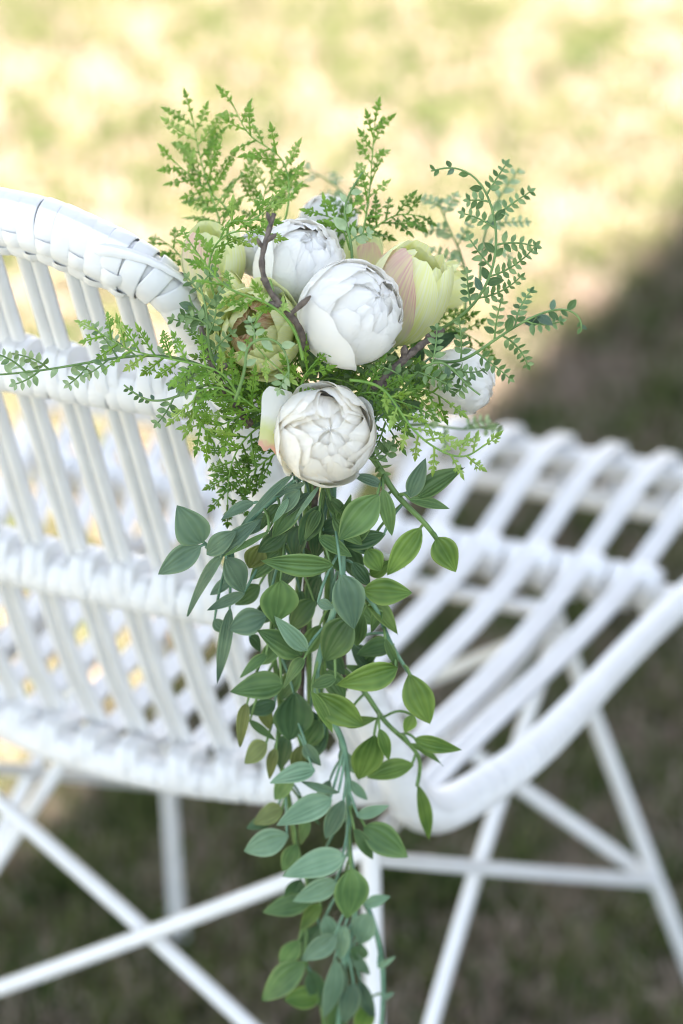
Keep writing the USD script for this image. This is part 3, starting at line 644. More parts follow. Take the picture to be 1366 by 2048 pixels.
def fern(label, pts, nf, Lf, mat_=None, seed=0, group=None, both=True, start=.12, taper=.75, r0=.00062, ang=52, fork=True, name='fern_spray'):
    """pts: (x, y, depth) along the stem, base first; nf side fronds of about Lf metres, each set with small pointed leaflets"""
    r = np.random.default_rng(1000 + seed); p = spline([at(*q) for q in pts], 60); mat_ = mat_ or FERN; nf = int(nf * 1.3)
    t_, a, b = frames(p, -FWD); t = thing(name, label, 'fern', group, loc=p[0])
    obj('stem', tube(p, np.linspace(r0 * .85, r0 * .4, 60), 6), FERN_STEM, t)
    for k in range(nf + 1):
        f = start + (1 - start) * k / nf; i = min(int(f * 59), 59); side = 1 if k % 2 else -1
        env = (min(1, .55 + 1.6 * (f - start)) if start > .05 else 1) * (1 - taper * f ** 1.6)
        L = Lf * 1.12 * env * r.uniform(.75, 1.15)
        an = math.radians(ang + r.uniform(-12, 12)) * side if k < nf else 0.0
        nrm = unit(b[i] * 1.0 * np.sign(b[i] @ -FWD) + r.normal(0, .38, 3)); d0 = unit(t_[i] * math.cos(an) + np.cross(nrm, t_[i]) * math.sin(an) + nrm * r.normal(0, .22))
        nrm = unit(nrm - d0 * (nrm @ d0)); curve = side * r.uniform(-.1, .35); q = p[i]; parts = []; line = [q]
        m = max(3, int(L / .0023)); step = L / m; dcur = d0
        for j in range(m):
            dcur = unit(dcur - np.cross(nrm, dcur) * curve / m - nrm * .05); q = q + dcur * step; line.append(q)
            sz = .0056 * (1 - .5 * (j / m)) * (1 if j > 0 else .6) * (.55 + .45 * min(1, L / .02))
            for sd in (-1, 1):
                dd = unit(dcur * .80 + np.cross(nrm, dcur) * sd * .66 + nrm * r.normal(0, .2)); n2 = unit(nrm + r.normal(0, .25, 3)); n2 = unit(n2 - dd * (n2 @ dd))
                parts.append(needle(q, dd, n2, sz * r.uniform(.8, 1.2), .0013))
                if fork and sz > .003:
                    for s3 in (-1, 1):
                        d3 = unit(dd * .8 + np.cross(nrm, dd) * s3 * .6); parts.append(needle(q + dd * sz * .4, d3, unit(n2 - d3 * (n2 @ d3)), sz * .52, .0011))
        parts.append(needle(q, dcur, nrm, .0050, .0019)); parts.append(tube(np.array(line), np.linspace(.00050, .0003, len(line)), 4))
        obj('frond', join(parts), mat_ if r.uniform() > .25 or mat_ is not FERN else FERN_LIME, t, smooth=False)
    return t

def oval(p0, d, n, L, ratio, r, mat_, parent, name='leaflet'):
    v, f, uv = place_leaf(p0, p0 + d * L, ratio, n, nu=5, nv=7, bend=r.uniform(-.2, .5), fold=.3, belly=.5)
    return obj(name, (v, f), mat_, parent, uv=uv)

def sprig(label, pts, fronds, leaves, seed=0, pale=False, r0=.00072, group=None, size=1.0, lm=None):
    """a stem with side fronds of paired oval leaflets. fronds: (fraction, side, length px, angle); leaves: (fraction, side, length px)"""
    r = np.random.default_rng(2000 + seed); p = spline([at(*q) for q in pts], 60); t_, a, b = frames(p, -FWD)
    t = thing('leaflet_sprig', label, 'sprig', group, loc=p[0]); lm = lm or (SAGE_PALE if pale else SAGE)
    obj('stem', tube(p, np.linspace(r0, r0 * .5, 60), 7), STEM_GREEN, t)
    k = 24 / 85 / 1366
    for f, side, Lp, ang in fronds:
        i = min(int(f * 59), 59); dep = (p[i] - EYE) @ FWD; L = Lp * k * dep
        nrm = unit(-FWD + r.normal(0, .35, 3)); nrm = unit(nrm - t_[i] * (nrm @ t_[i])); an = math.radians(ang) * side
        d = unit(t_[i] * math.cos(an) + np.cross(nrm, t_[i]) * math.sin(an) + nrm * r.normal(0, .25)); q = p[i]; line = [q]; cv = r.uniform(-.9, .9)
        m = max(3, int(L / .0027)); pend = []
        for j in range(m):
            d = unit(d + np.cross(nrm, d) * cv / m); q = q + d * L / m; line.append(q)
            sz = .0046 * size * (1 - .45 * j / m)
            for sd in (-1, 1):
                dd = unit(d * .45 + np.cross(nrm, d) * sd * .9 + nrm * r.normal(0, .25)); pend.append((q, dd, unit(nrm + r.normal(0, .35, 3)), sz * r.uniform(.85, 1.15)))
        pend.append((q, d, nrm, .0030 * size))
        fr = obj('frond', tube(np.array(line), np.linspace(.00045, .0003, len(line)), 5), STEM_GREEN, t)
        for q_, dd, n_, sz in pend: oval(q_, dd, n_, sz, .60, r, lm if r.uniform() > .25 else (SAGE if pale else LEAF['G']), fr)
    for f, side, Lp in leaves:
        i = min(int(f * 59), 59); L = Lp * k * ((p[i] - EYE) @ FWD); nrm = unit(-FWD + r.normal(0, .4, 3)); an = math.radians(r.uniform(35, 65)) * side
        d = unit(t_[i] * math.cos(an) + np.cross(nrm, t_[i]) * math.sin(an)); oval(p[i], d, nrm, L * 1.1, .62, r, LEAF['G' if r.uniform() < .7 else 'B'] if not pale else lm, t, 'leaf')
    return t

FG = None
fern('broad feathery fern at the back left, tallest soft spray', [(450, 520, 1.01), (438, 440, 1.02), (410, 350, 1.025), (385, 238, 1.025)], 14, .020, FERN, 1, start=.25, taper=.55)
fern('feathery fern beside the tallest spray, leaning left behind the tulip', [(470, 500, 1.01), (455, 420, 1.02), (420, 385, 1.025), (350, 325, 1.025)], 8, .011, FERN, 2, start=.35, taper=.5)
fern('bent fern with a hooked top, left of the middle, above the twig', [(560, 470, 1.0), (578, 390, 1.01), (560, 315, 1.01), (505, 275, 1.012), (478, 235, 1.015), (467, 212, 1.015)], 11, .0115, FERN, 3, start=.28, taper=.5)
fern('dense dark fern right behind the twig tip', [(530, 480, 1.02), (525, 430, 1.03), (535, 370, 1.03), (560, 340, 1.03)], 10, .016, FERN, 4, start=.15, taper=.4)
fern('upright thin fern, rightmost of the tall sprays, against the pale grass', [(725, 470, 1.0), (738, 390, 1.015), (745, 310, 1.02), (750, 242, 1.02)], 12, .0105, FERN, 5, start=.2, taper=.35, ang=38)
fern('short fern leaning right above the yellow tulip', [(715, 480, 1.005), (750, 455, 1.01), (795, 430, 1.01), (838, 432, 1.012)], 9, .0105, FERN_DARK, 6, start=.15, taper=.4)
fern('small fern in front of the white peony at the back', [(700, 500, 1.0), (690, 470, .998), (670, 440, .998), (645, 430, .998)], 6, .009, FERN, 7, start=.3, taper=.4)
fern('curling fern over the pale green tulip, tip right', [(432, 600, .965), (418, 540, .962), (440, 480, .960), (485, 462, .958), (528, 470, .958)], 8, .0075, FERN, 8, start=.18, taper=.35)
fern('upright little fern tip beside the twig top', [(455, 480, .968), (462, 445, .966), (500, 440, .966), (540, 405, .968)], 6, .0085, FERN, 9, start=.2, taper=.35)
fern('long bare fern tendril curling across the green bloom', [(606, 720, .948), (585, 655, .945), (530, 605, .943), (455, 575, .943), (412, 530, .945), (378, 482, .95)], 10, .0075, FERN, 10, start=.30, taper=.3, r0=.0008)
fern('fern drooping over the red hearted green bloom', [(540, 560, .955), (545, 590, .95), (525, 625, .948), (505, 660, .95), (560, 740, .95)], 6, .0070, FERN_LIME, 11, start=.1, taper=.3)
fern('bright fern reaching left in front of the second chair rail', [(480, 800, .955), (440, 745, .95), (390, 728, .95), (310, 712, .955), (250, 695, .96), (195, 662, .965)], 13, .0135, FERN, 12, start=.2, taper=.35)
fern('bright fern hanging at the left edge of the posy over the canes', [(470, 790, .955), (430, 775, .955), (392, 790, .955), (395, 840, .957), (440, 880, .96)], 11, .0100, FERN, 13, start=.12, taper=.3)
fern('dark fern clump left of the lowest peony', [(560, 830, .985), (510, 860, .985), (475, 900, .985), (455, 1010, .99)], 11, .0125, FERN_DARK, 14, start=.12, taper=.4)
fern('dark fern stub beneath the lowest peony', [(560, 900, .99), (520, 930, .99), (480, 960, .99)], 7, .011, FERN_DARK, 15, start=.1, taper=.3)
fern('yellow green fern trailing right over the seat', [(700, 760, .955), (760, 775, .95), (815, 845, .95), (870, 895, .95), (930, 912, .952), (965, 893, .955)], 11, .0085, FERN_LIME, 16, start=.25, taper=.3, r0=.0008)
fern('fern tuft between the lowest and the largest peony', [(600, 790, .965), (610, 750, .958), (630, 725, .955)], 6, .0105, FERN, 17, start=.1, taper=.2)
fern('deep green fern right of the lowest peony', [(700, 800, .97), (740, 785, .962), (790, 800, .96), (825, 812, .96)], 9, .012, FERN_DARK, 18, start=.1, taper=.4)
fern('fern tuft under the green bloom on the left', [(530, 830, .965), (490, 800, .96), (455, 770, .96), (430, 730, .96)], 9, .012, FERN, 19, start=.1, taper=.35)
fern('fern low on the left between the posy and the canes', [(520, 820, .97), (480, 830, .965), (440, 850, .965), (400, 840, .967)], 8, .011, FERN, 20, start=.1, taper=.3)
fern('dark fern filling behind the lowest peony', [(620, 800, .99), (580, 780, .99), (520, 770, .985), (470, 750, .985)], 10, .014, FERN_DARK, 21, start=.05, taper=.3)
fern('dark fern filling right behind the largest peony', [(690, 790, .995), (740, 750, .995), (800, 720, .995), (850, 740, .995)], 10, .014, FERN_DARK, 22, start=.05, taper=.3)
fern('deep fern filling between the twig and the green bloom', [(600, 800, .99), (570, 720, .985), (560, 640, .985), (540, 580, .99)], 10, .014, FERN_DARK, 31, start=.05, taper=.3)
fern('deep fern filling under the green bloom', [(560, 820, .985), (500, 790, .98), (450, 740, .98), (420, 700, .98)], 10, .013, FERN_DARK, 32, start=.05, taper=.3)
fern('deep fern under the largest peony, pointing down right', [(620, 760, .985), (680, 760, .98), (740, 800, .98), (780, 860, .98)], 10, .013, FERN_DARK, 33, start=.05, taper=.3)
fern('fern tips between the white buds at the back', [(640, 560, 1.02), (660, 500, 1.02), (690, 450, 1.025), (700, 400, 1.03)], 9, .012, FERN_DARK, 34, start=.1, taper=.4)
fern('fern leaf behind the yellow tulip, right', [(800, 680, 1.02), (860, 640, 1.02), (900, 650, 1.02), (950, 680, 1.02)], 9, .012, FERN_DARK, 35, start=.1, taper=.4)
fern('fern between the lowest peony and the rightmost peony', [(740, 820, .985), (800, 790, .98), (850, 780, .98), (890, 800, .98)], 9, .011, FERN, 36, start=.1, taper=.4)
fern('green fern edging the white chair arch', [(420, 640, 1.01), (385, 560, 1.02), (350, 500, 1.025), (322, 480, 1.03)], 8, .010, FERN, 23, start=.2, taper=.4)

sprig('tall blue green sprig arching over at the upper right', [(870, 665, .985), (945, 610, .975), (982, 545, .972), (992, 470, .972), (978, 400, .974), (945, 352, .976), (905, 336, .978), (862, 342, .98)],
      [(.22, 1, 70, 60), (.27, -1, 95, 55), (.36, -1, 110, 55), (.40, 1, 75, 55), (.50, -1, 80, 70), (.56, 1, 70, 45), (.62, -1, 90, 60), (.68, 1, 40, 50), (.72, -1, 70, 55)],
      [(.3, 1, 30), (.33, -1, 34), (.35, 1, 28), (.46, 1, 28), (.45, -1, 24), (.58, 1, 20), (.6, -1, 30), (.76, 1, 26), (.84, 1, 22), (.92, -1, 20), (.9, 1, 18), (.97, 1, 16), (.99, -1, 14)], 1)
sprig('blue green sprig reaching far right, hooked tip', [(860, 720, .97), (915, 722, .965), (975, 690, .96), (1040, 648, .958), (1100, 622, .958), (1140, 622, .958), (1160, 640, .958), (1163, 662, .958)],
      [(.10, -1, 60, 50), (.2, 1, 75, 60), (.3, -1, 90, 60), (.42, 1, 80, 55), (.47, -1, 85, 60), (.55, 1, 85, 60), (.62, -1, 70, 60)],
      [(.5, 1, 32), (.60, -1, 34), (.68, -1, 38), (.75, -1, 26), (.77, 1, 22), (.83, -1, 20), (.86, 1, 28), (.95, -1, 12), (.97, 1, 14), (.99, -1, 14)], 2)
sprig('grey green sprig in front of the rightmost white peony', [(800, 790, .965), (840, 740, .96), (880, 725, .958), (930, 765, .957), (960, 790, .957)],
      [(.15, 1, 60, 55), (.3, -1, 65, 55), (.45, 1, 70, 60), (.5, -1, 55, 60), (.65, 1, 80, 30), (.8, -1, 40, 50)], [(.3, 1, 26), (.6, -1, 24)], 3)
sprig('soft sprig behind the tall arching one, curled left', [(930, 620, 1.04), (925, 520, 1.05), (900, 460, 1.055), (880, 410, 1.06)], [(.4, 1, 70, 50), (.6, -1, 60, 50), (.75, 1, 60, 40), (.9, -1, 50, 45), (.98, 1, 50, 10)], [(.5, 1, 34), (.7, 1, 30)], 4, True)
sprig('soft sprig tip pointing up at the far upper right', [(960, 560, 1.03), (975, 450, 1.045), (1005, 385, 1.05), (1040, 335, 1.05)], [(.3, -1, 60, 55), (.5, -1, 80, 50)], [(.62, 1, 26), (.66, -1, 26), (.74, 1, 24), (.78, -1, 24), (.85, 1, 20), (.88, -1, 22), (.94, 1, 16), (.98, -1, 16)], 5, True)
sprig('pale sprig reaching left to the picture edge across the rail', [(470, 770, .975), (400, 730, .97), (320, 712, .968), (220, 718, .966), (100, 738, .964), (0, 749, .963), (-60, 752, .963)],
      [(.14, 1, 55, 60), (.20, 1, 65, 70), (.40, -1, 70, 50), (.47, -1, 85, 70), (.50, 1, 50, 40), (.56, 1, 60, 50), (.72, -1, 70, 60), (.76, 1, 55, 40), (.80, -1, 85, 60)], [(.68, 1, 24), (.62, 1, 22), (.86, -1, 22), (.3, -1, 24), (.75, -1, 26)], 6, True, lm=SAGE_PALE)
sprig('sage sprig lying on the wound arch post', [(440, 690, .985), (415, 640, .975), (385, 610, .975), (378, 590, .975)], [(.45, 1, 80, 55), (.7, 1, 30, 40)], [(.3, 1, 30), (.55, 1, 28), (.8, 1, 30), (.6, -1, 24)], 7)
sprig('grey sprig climbing between the post and the green bloom', [(440, 760, .965), (418, 690, .958), (412, 620, .956), (400, 570, .958)], [(.3, -1, 60, 40), (.5, -1, 70, 40), (.6, 1, 50, 40), (.75, -1, 60, 35), (.9, 1, 50, 30), (.97, -1, 45, 20)], [(.4, 1, 26), (.2, -1, 24)], 8)
sprig('pale blurred sprig between the two back ferns', [(710, 470, 1.08), (690, 390, 1.1), (655, 360, 1.11), (600, 330, 1.12)], [(.4, 1, 60, 50), (.6, -1, 50, 50), (.8, 1, 60, 50)], [(.5, 1, 24), (.9, -1, 20)], 9, True)
sprig('blurred pale sprig lying over the back seat canes', [(820, 850, 1.03), (880, 852, 1.05), (940, 858, 1.06), (1000, 850, 1.06)], [(.2, 1, 60, 50), (.4, 1, 70, 50), (.5, -1, 50, 50), (.7, 1, 50, 50), (.85, -1, 40, 40)], [(.3, 1, 30)], 10, True)
sprig('dull sage sprig below the left reaching fern', [(470, 790, .965), (420, 770, .965), (360, 790, .968), (300, 800, .97), (248, 770, .972)], [(.4, -1, 55, 50), (.55, 1, 60, 50)], [(.3, 1, 28), (.75, 1, 14), (.8, 1, 14), (.85, 1, 14), (.9, 1, 13), (.95, 1, 12), (.72, -1, 14), (.82, -1, 13), (.92, -1, 12)], 11)
sprig('thin pale sprig twining over the green bloom', [(470, 800, .95), (490, 730, .945), (500, 690, .944), (545, 680, .944), (575, 720, .945), (575, 770, .946)], [(.5, 1, 40, 50), (.9, -1, 40, 40)], [(.4, 1, 26), (.55, -1, 30), (.7, 1, 28), (.3, -1, 24)], 12, True)
sprig('sage sprig under the largest peony, right side', [(660, 800, .985), (720, 765, .98), (770, 730, .98), (800, 725, .978)], [(.2, 1, 50, 50), (.35, -1, 55, 50), (.5, 1, 55, 50), (.65, -1, 60, 50), (.8, 1, 55, 50), (.95, -1, 50, 30)], [], 13)
sprig('little dark sprig tip right of the lowest peony', [(720, 900, .975), (755, 920, .972), (770, 915, .972)], [(.5, 1, 40, 50), (.7, -1, 45, 50), (.95, 1, 30, 20)], [], 14)
sprig('upright pale sprig in front of the back peony', [(705, 560, .985), (700, 480, .982), (690, 420, .984), (725, 345, .986)], [(.35, -1, 40, 50)], [(.45, 1, 36), (.6, -1, 26), (.7, 1, 22), (.8, -1, 24)], 15, True)

def twig(label, pts, r0, r1, buds, seed):
    r = np.random.default_rng(seed); p = spline([at(*q) for q in pts], 40); t = thing('twig', label, 'twig', loc=p[0])
    rr = np.linspace(r0, r1, 40) * (1 + .12 * np.sin(np.arange(40) * 1.3) + .1 * r.normal(size=40) * .5)
    obj('stem', tube(p, rr, 9), BARK, t)
    for f, dx, dy, L, w in buds:
        i = int(f * 39); d = view_dir(dx, dy, .25); k = 24 / 85 / 1366 * .97
        q = np.linspace(0, 1, 7)[:, None] * d * L * k + p[i]
        obj('bud', tube(q, np.array([.6, .75, .8, 1.0, 1.05, .8, .3]) * w * k / 2, 8), BARK, t)
twig('brown budded twig rising beside the white peony bud', [(612, 700, .958), (592, 645, .95), (545, 590, .945), (524, 530, .945), (532, 480, .948), (548, 428, .952)], .0015, .0010, [(.93, -.3, 1, 26, 9), (.80, .8, .6, 28, 11), (.76, -.5, .9, 26, 9), (.38, -.9, .1, 30, 16), (.30, .75, .65, 56, 13), (.55, -.8, .5, 12, 8)], 3)
twig('dark twig slanting under the yellow tulip', [(745, 775, .965), (790, 735, .962), (830, 700, .965), (885, 660, .975)], .0018, .0013, [(.42, .1, 1, 30, 15), (.12, .5, -.6, 22, 18), (.75, .3, 1, 16, 10)], 5)
twig('dark twig crossing behind the left fern at the post', [(500, 850, .975), (462, 800, .968), (420, 720, .962), (402, 655, .965)], .0018, .0011, [(.6, .9, .5, 34, 12), (.35, -.6, .8, 20, 10)], 7)

# ---- garland of leafy vines hanging from the posy
K0 = 24 / 85 / 1366
GY = on_plane(650, 950, 1.0)  # direction helper
GARLAND_Y = (at(650, 955, .985))[1]
def hang(x, y, toward=0.0): return on_plane(x, y, GARLAND_Y - toward)
vine_specs = {
 'a': ('hanging vine branch with pointed leaves bending right over the seat', [(715, 880, .0), (752, 925, .006), (790, 985, .010), (845, 1042, .012), (882, 1090, .010)], .0014, STEM_GREEN),
 'b': ('bright yellow green vine branch ending in front of the seat corner', [(690, 1340, .0), (735, 1392, .006), (768, 1440, .010), (812, 1482, .010), (838, 1518, .008), (834, 1572, .008)], .0012, STEM_GREEN),
 'c': ('vine with dark edged leaves falling along the right of the garland', [(668, 1120, .006), (700, 1165, .014), (735, 1195, .016), (770, 1260, .014), (795, 1310, .012), (822, 1352, .012)], .0011, STEM_BLUE),
 'd': ('blue green vine spreading left in front of the canes', [(600, 955, .004), (545, 1000, .012), (490, 1055, .016), (447, 1108, .016), (412, 1092, .016)], .0014, STEM_BLUE),
 'e': ('longest blue green vine down the middle of the garland', [(650, 960, .006), (668, 1030, .010), (685, 1120, .014), (668, 1220, .018), (640, 1310, .020), (636, 1390, .018), (680, 1470, .016), (694, 1540, .016), (697, 1620, .016), (700, 1710, .016), (712, 1790, .014), (700, 1880, .012), (684, 1960, .012), (676, 2080, .012)], .0015, STEM_BLUE),
 'f': ('leafy vine down the left side of the garland', [(600, 965, .0), (565, 1080, .002), (552, 1180, .006), (545, 1290, .006), (560, 1400, .004), (558, 1500, .004), (578, 1600, .004), (592, 1690, .004), (618, 1790, .002), (606, 1900, .002), (640, 2000, .002), (650, 2080, .002)], .0013, STEM_GREEN),
 'g': ('thin bare grey green vine with tiny buds at the lower right of the garland', [(700, 1740, .004), (735, 1815, .006), (756, 1880, .006), (766, 1960, .006), (760, 2080, .006)], .0014, STEM_BLUE),
}
# base x, y, tip x, y, width px, tone, nearness (mm), vine
LEAVES = [
 (403,1086,354,1010,66,'B',16,'d'),(402,1092,316,1149,48,'B',17,'d'),(413,1108,474,1062,38,'B',18,'d'),(440,1106,522,1038,34,'B',19,'d'),(444,1110,375,1233,30,'B',16,'d'),(450,1115,488,1186,50,'B',18,'d'),(490,1186,414,1221,24,'B',14,'f'),
 (667,1131,520,1121,52,'G',20,'f'),(561,1161,549,1248,68,'G',18,'f'),(682,1150,708,1258,64,'B',24,'e'),(533,1232,457,1259,54,'B',14,'f'),(604,1312,515,1260,48,'G',18,'e'),(614,1302,548,1231,34,'P',22,'e'),(609,1316,567,1378,32,'G',22,'e'),(702,1236,648,1322,64,'G',20,'e'),
 (567,1368,460,1384,58,'G',14,'f'),(795,1336,671,1370,56,'Y',20,'c'),(633,1387,727,1452,56,'Y',20,'e'),(588,1384,580,1482,66,'D',10,'f'),(622,1382,666,1466,24,'Y',22,'e'),(673,1356,622,1374,28,'G',24,'e'),(494,1406,480,1495,28,'O',12,'f'),(552,1406,488,1424,36,'D',6,'f'),(498,1440,552,1481,17,'G',10,'f'),
 (757,990,678,1080,66,'G',16,'a'),(765,972,702,950,28,'B',12,'a'),(766,977,784,1072,30,'G',14,'a'),(819,993,852,916,34,'B',12,'a'),(836,993,930,935,48,'G',14,'a'),(817,999,900,1018,26,'G',14,'a'),(873,1075,912,1144,52,'Y',12,'a'),(842,1056,774,1151,48,'Y',8,'a'),
 (727,1180,825,1186,56,'Y',18,'c'),(728,1196,796,1270,42,'Y',10,'c'),(819,1348,860,1448,60,'Y',14,'c'),(827,1429,809,1466,27,'Y',12,'b'),(677,1041,702,989,24,'G',12,'e'),(828,1478,924,1500,40,'Y',12,'b'),(817,1487,886,1532,21,'Y',14,'b'),(749,1470,717,1560,56,'Y',14,'b'),(758,1457,778,1521,23,'Y',16,'b'),(827,1529,734,1555,44,'Y',10,'b'),(834,1568,859,1683,26,'Y',10,'b'),
 (630,1540,540,1566,48,'P',18,'f'),(680,1586,598,1561,20,'B',20,'e'),(664,1599,553,1651,54,'P',20,'e'),(688,1599,651,1678,34,'B',18,'e'),(713,1632,779,1611,25,'P',18,'e'),(728,1653,816,1715,60,'G',14,'e'),(707,1657,746,1719,27,'G',18,'e'),(577,1670,488,1703,52,'P',14,'f'),(690,1712,565,1753,60,'P',20,'e'),(674,1763,585,1803,44,'P',16,'e'),(702,1736,695,1838,62,'G',22,'e'),(728,1811,782,1793,25,'P',14,'g'),(622,1802,525,1825,46,'G',8,'f'),(644,1810,600,1860,30,'Y',8,'f'),(740,1827,718,1889,42,'P',12,'g'),
 (673,1867,602,1922,46,'P',16,'e'),(610,1925,524,2002,52,'G',10,'f'),(640,1998,568,1999,50,'Y',4,'f'),(669,1916,647,2038,38,'P',16,'e'),(684,1925,680,2000,24,'B',12,'e'),(708,1967,688,2048,38,'B',12,'e'),(602,1758,568,1802,36,'D',4,'f'),(566,1618,506,1647,44,'O',4,'f'),(546,1640,492,1657,30,'D',2,'f'),(534,1486,489,1527,46,'O',8,'f'),(553,1496,539,1559,24,'O',10,'f'),
 (611,1487,642,1532,32,'B',14,'f'),(602,1490,588,1545,30,'O',8,'f'),(594,1688,566,1744,34,'G',8,'f'),(724,1889,710,1922,32,'D',8,'g'),(786,1290,713,1310,48,'G',6,'c'),(770,1276,796,1336,17,'G',16,'c'),(726,1227,712,1293,32,'G',14,'c'),(765,1222,742,1265,28,'G',12,'c'),
 (771,1068,676,1090,38,'D',8,'a'),(637,1073,705,1114,30,'G',14,'e'),(645,1062,694,1038,36,'D',8,'e'),(590,1044,536,1070,36,'D',14,'f'),(509,1005,442,1040,30,'B',12,'d'),(584,950,482,1052,20,'B',18,'d'),(610,967,548,993,15,'B',18,'d'),(541,1061,443,1114,13,'G',20,'d'),(640,970,588,1042,11,'P',20,'e'),(577,996,545,1047,15,'P',20,'d'),
 (602,1052,590,1118,48,'D',8,'f'),(642,1048,630,1118,34,'D',6,'e'),(522,1088,498,1137,42,'O',8,'f'),(733,1098,762,1142,42,'Y',6,'a'),(704,1124,740,1172,30,'D',8,'c'),(460,1214,434,1368,24,'B',12,'d'),(428,1238,457,1267,26,'B',10,'d'),(498,1273,522,1305,32,'D',6,'f'),(534,1309,480,1356,24,'G',10,'f'),(634,1204,668,1216,23,'P',22,'e'),(688,1450,757,1436,23,'Y',14,'b'),
 (800,814,718,812,42,'B',-4,'a'),(640,1150,618,1230,40,'D',0,'e'),(600,1180,590,1270,44,'D',-4,'f'),(660,1200,690,1290,46,'D',-4,'e'),(600,1090,640,1170,40,'D',-4,'f'),(570,1120,540,1180,36,'D',-6,'f'),(690,1090,720,1160,40,'D',-4,'c'),(640,1290,690,1350,40,'D',2,'e'),(590,1300,560,1350,36,'D',0,'f'),(620,1420,650,1500,40,'D',2,'e'),(668,1390,700,1452,34,'D',0,'e'),
 (600,1590,640,1650,30,'D',2,'f'),(650,1700,620,1780,36,'D',4,'e'),(690,1750,730,1810,30,'G',4,'e'),(640,1850,600,1920,36,'D',0,'f'),(650,1830,670,1900,34,'P',8,'e'),(690,1850,680,1920,34,'P',14,'e'),(620,1940,650,2020,36,'D',0,'f'),(720,1960,750,2040,30,'B',4,'e'),(690,1990,660,2070,40,'G',8,'e'),(740,2000,716,2070,34,'Y',4,'g'),(755,1935,792,1912,12,'P',10,'g'),(766,2000,790,1985,12,'P',8,'g'),(640,1020,610,1080,30,'G',14,'e'),(560,1010,520,1060,26,'G',12,'d'),(620,985,560,1040,22,'B',16,'d'),(655,990,690,1050,24,'G',8,'e'),
 (600,1000,545,1075,40,'G',16,'f'),(640,1010,600,1090,42,'D',12,'e'),(665,1030,725,1090,40,'G',10,'e'),(575,1060,515,1105,38,'D',10,'f'),(560,1100,500,1160,40,'G',8,'f'),(650,1080,690,1150,42,'G',8,'e'),(610,1110,560,1180,40,'D',6,'f'),(690,1060,750,1110,40,'D',4,'c'),(540,1030,480,1075,34,'B',10,'d'),(600,980,560,1030,30,'B',20,'d'),(660,1000,700,1040,28,'G',14,'e'),(630,1200,580,1260,44,'G',6,'f'),(690,1200,750,1250,40,'G',4,'c'),(700,1290,750,1350,38,'D',2,'c'),(600,1340,560,1400,38,'G',6,'f'),(650,1340,690,1400,40,'G',8,'e'),(560,1200,500,1250,38,'D',4,'f'),(640,1440,600,1500,40,'G',6,'e'),(680,1500,720,1550,30,'P',8,'e'),(590,1540,550,1600,36,'G',6,'f'),
 (470,1160,420,1190,30,'B',8,'d'),(520,1170,470,1210,36,'G',2,'f'),(660,1560,640,1620,26,'B',10,'e'),(700,1560,735,1600,22,'P',10,'e'),(620,1640,600,1690,28,'G',6,'f'),(600,1880,560,1930,34,'G',6,'f'),(700,1900,740,1950,28,'P',8,'g'),
 (748,1360,690,1330,26,'G',4,'c'),(716,1330,760,1290,30,'G',0,'c'),(640,1250,610,1310,36,'G',8,'e'),(560,1290,520,1330,34,'G',6,'f'),(740,1150,785,1120,30,'Y',4,'c'),(700,1080,745,1050,32,'G',8,'a'),(520,1400,540,1460,28,'O',4,'f'),(575,1470,560,1540,34,'D',2,'f'),(650,1470,610,1530,30,'D',4,'e'),
]
lr = np.random.default_rng(99); vines = {}
for key, (label, pts, r0, m) in vine_specs.items():
    p = spline([hang(x, y, tw) for x, y, tw in pts], 120); t = thing('leafy_vine', label, 'vine', loc=p[0]); vines[key] = (t, p)
    st = obj('stem', tube(p, np.linspace(r0, r0 * .7, 120), 8), m, t)
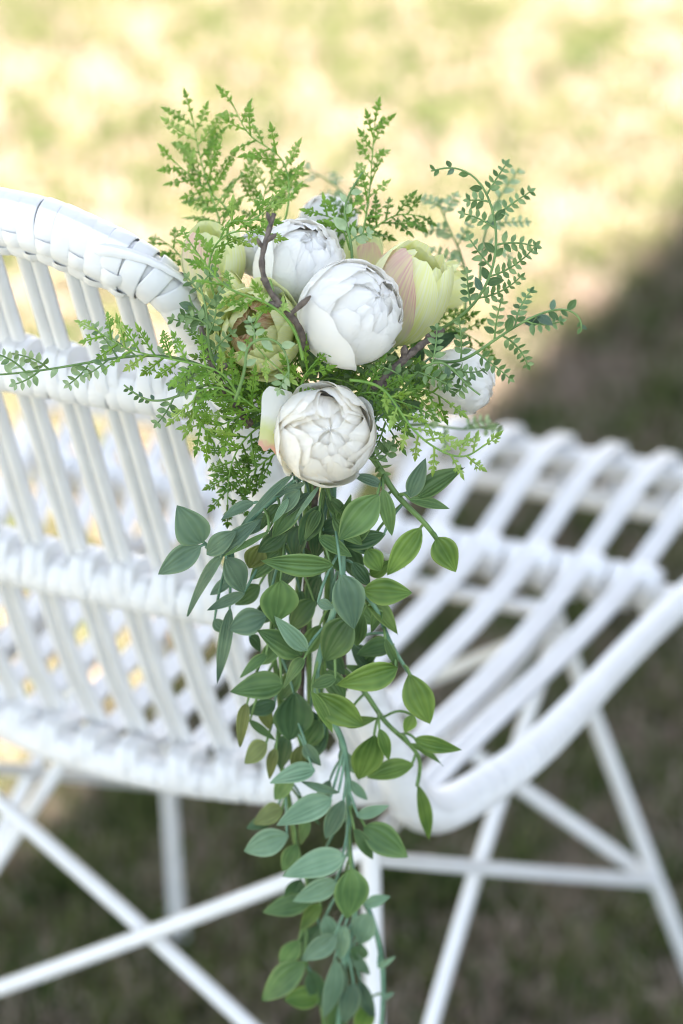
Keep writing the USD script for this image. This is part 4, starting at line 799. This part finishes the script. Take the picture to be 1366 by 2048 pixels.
for x0, y0, x1, y1, w, tone, near, key in LEAVES:
    t, p = vines[key]; Lp = math.hypot(x1 - x0, y1 - y0); tilt = lr.uniform(-.25, .45) * Lp * K0 * .5
    b0 = hang(x0, y0, near * .001 + .003); b1 = hang(x1, y1, near * .001 + .003 + tilt * .8)
    face = unit(-FWD + RIGHT * lr.normal(0, .38) + UP * lr.normal(.15, .35))
    ratio = min(1.25, w / Lp * 1.12)
    i = int(np.argmin(np.linalg.norm(p - b0, axis=1)))
    lf = obj('leaf', *[place_leaf(b0, b1, ratio, face, bend=lr.uniform(.15, .55), fold=lr.uniform(.12, .42), belly=lr.uniform(.40, .5), wave=lr.uniform(0, .25), twist=lr.normal(0, .18))[:2]], LEAF[tone], t,
             uv=place_leaf(b0, b1, ratio, face)[2])
    dist = np.linalg.norm(p[i] - b0)
    j = max(0, i - int(min(10, dist / .0012)))
    obj('petiole', tube(spline([p[j], (p[j] * .35 + b0 * .65) + UP * min(.002, dist * .2), b0 + (b1 - b0) * .04], 8), [.0006] * 7 + [.0004], 6), STEM_GREEN if tone in 'YOG' else STEM_BLUE, lf)
# bundle of cut stems behind the garland, and the white tie that holds it
for k, (x0, y0, x1, y1, m, w, lab) in enumerate([(620, 900, 575, 1330, STEM_GREEN, 13, 'green flower stem at the left of the bundle'), (640, 900, 600, 1420, BARK, 15, 'brown flower stem in the bundle behind the leaves'), (660, 900, 640, 1400, STEM_GREEN, 13, 'green flower stem in the middle of the bundle'), (670, 900, 668, 1440, STEM_BLUE, 12, 'blue green flower stem at the right of the bundle'), (650, 900, 690, 1380, BARK, 12, 'thin brown flower stem on the right, leaning out'), (630, 900, 620, 1460, STEM_GREEN, 12, 'longest green flower stem, ends lowest')]):
    p = spline([hang(x0, y0, -.012), hang((x0 + x1) / 2 + 6 * (-1) ** k, (y0 + y1) / 2, -.010), hang(x1, y1, -.012)], 24)
    tag(obj('flower_stem', tube(p, w * K0 / 2, 8), m), lab, 'stem')
tie = thing('cable_tie', 'white plastic tie end sticking out of the leaves to the right', 'tie', loc=hang(700, 1080, -.004))
p0, p1 = hang(690, 1078, -.004), hang(812, 1131, .006); dd = unit(p1 - p0); ss = unit(np.cross(dd, -FWD))
rows = [[p0 + (p1 - p0) * f + ss * w * (.0022 - .0009 * f) + n * (-FWD) * .0005 for w, n in ((-1, 0), (0, 1), (1, 0), (0, -1))] for f in np.linspace(0, 1, 8)]
obj('strap', (np.array(rows).reshape(-1, 3), grid_faces(4, 8, True)), TIE, tie)
ring = np.array([hang(620 + 75 * math.cos(a), 1060 + 14 * math.sin(a), -.012 + .013 * math.sin(a)) for a in np.linspace(0, 2 * np.pi, 30)])
obj('loop', tube(ring, .0012, 6), TIE, tie)
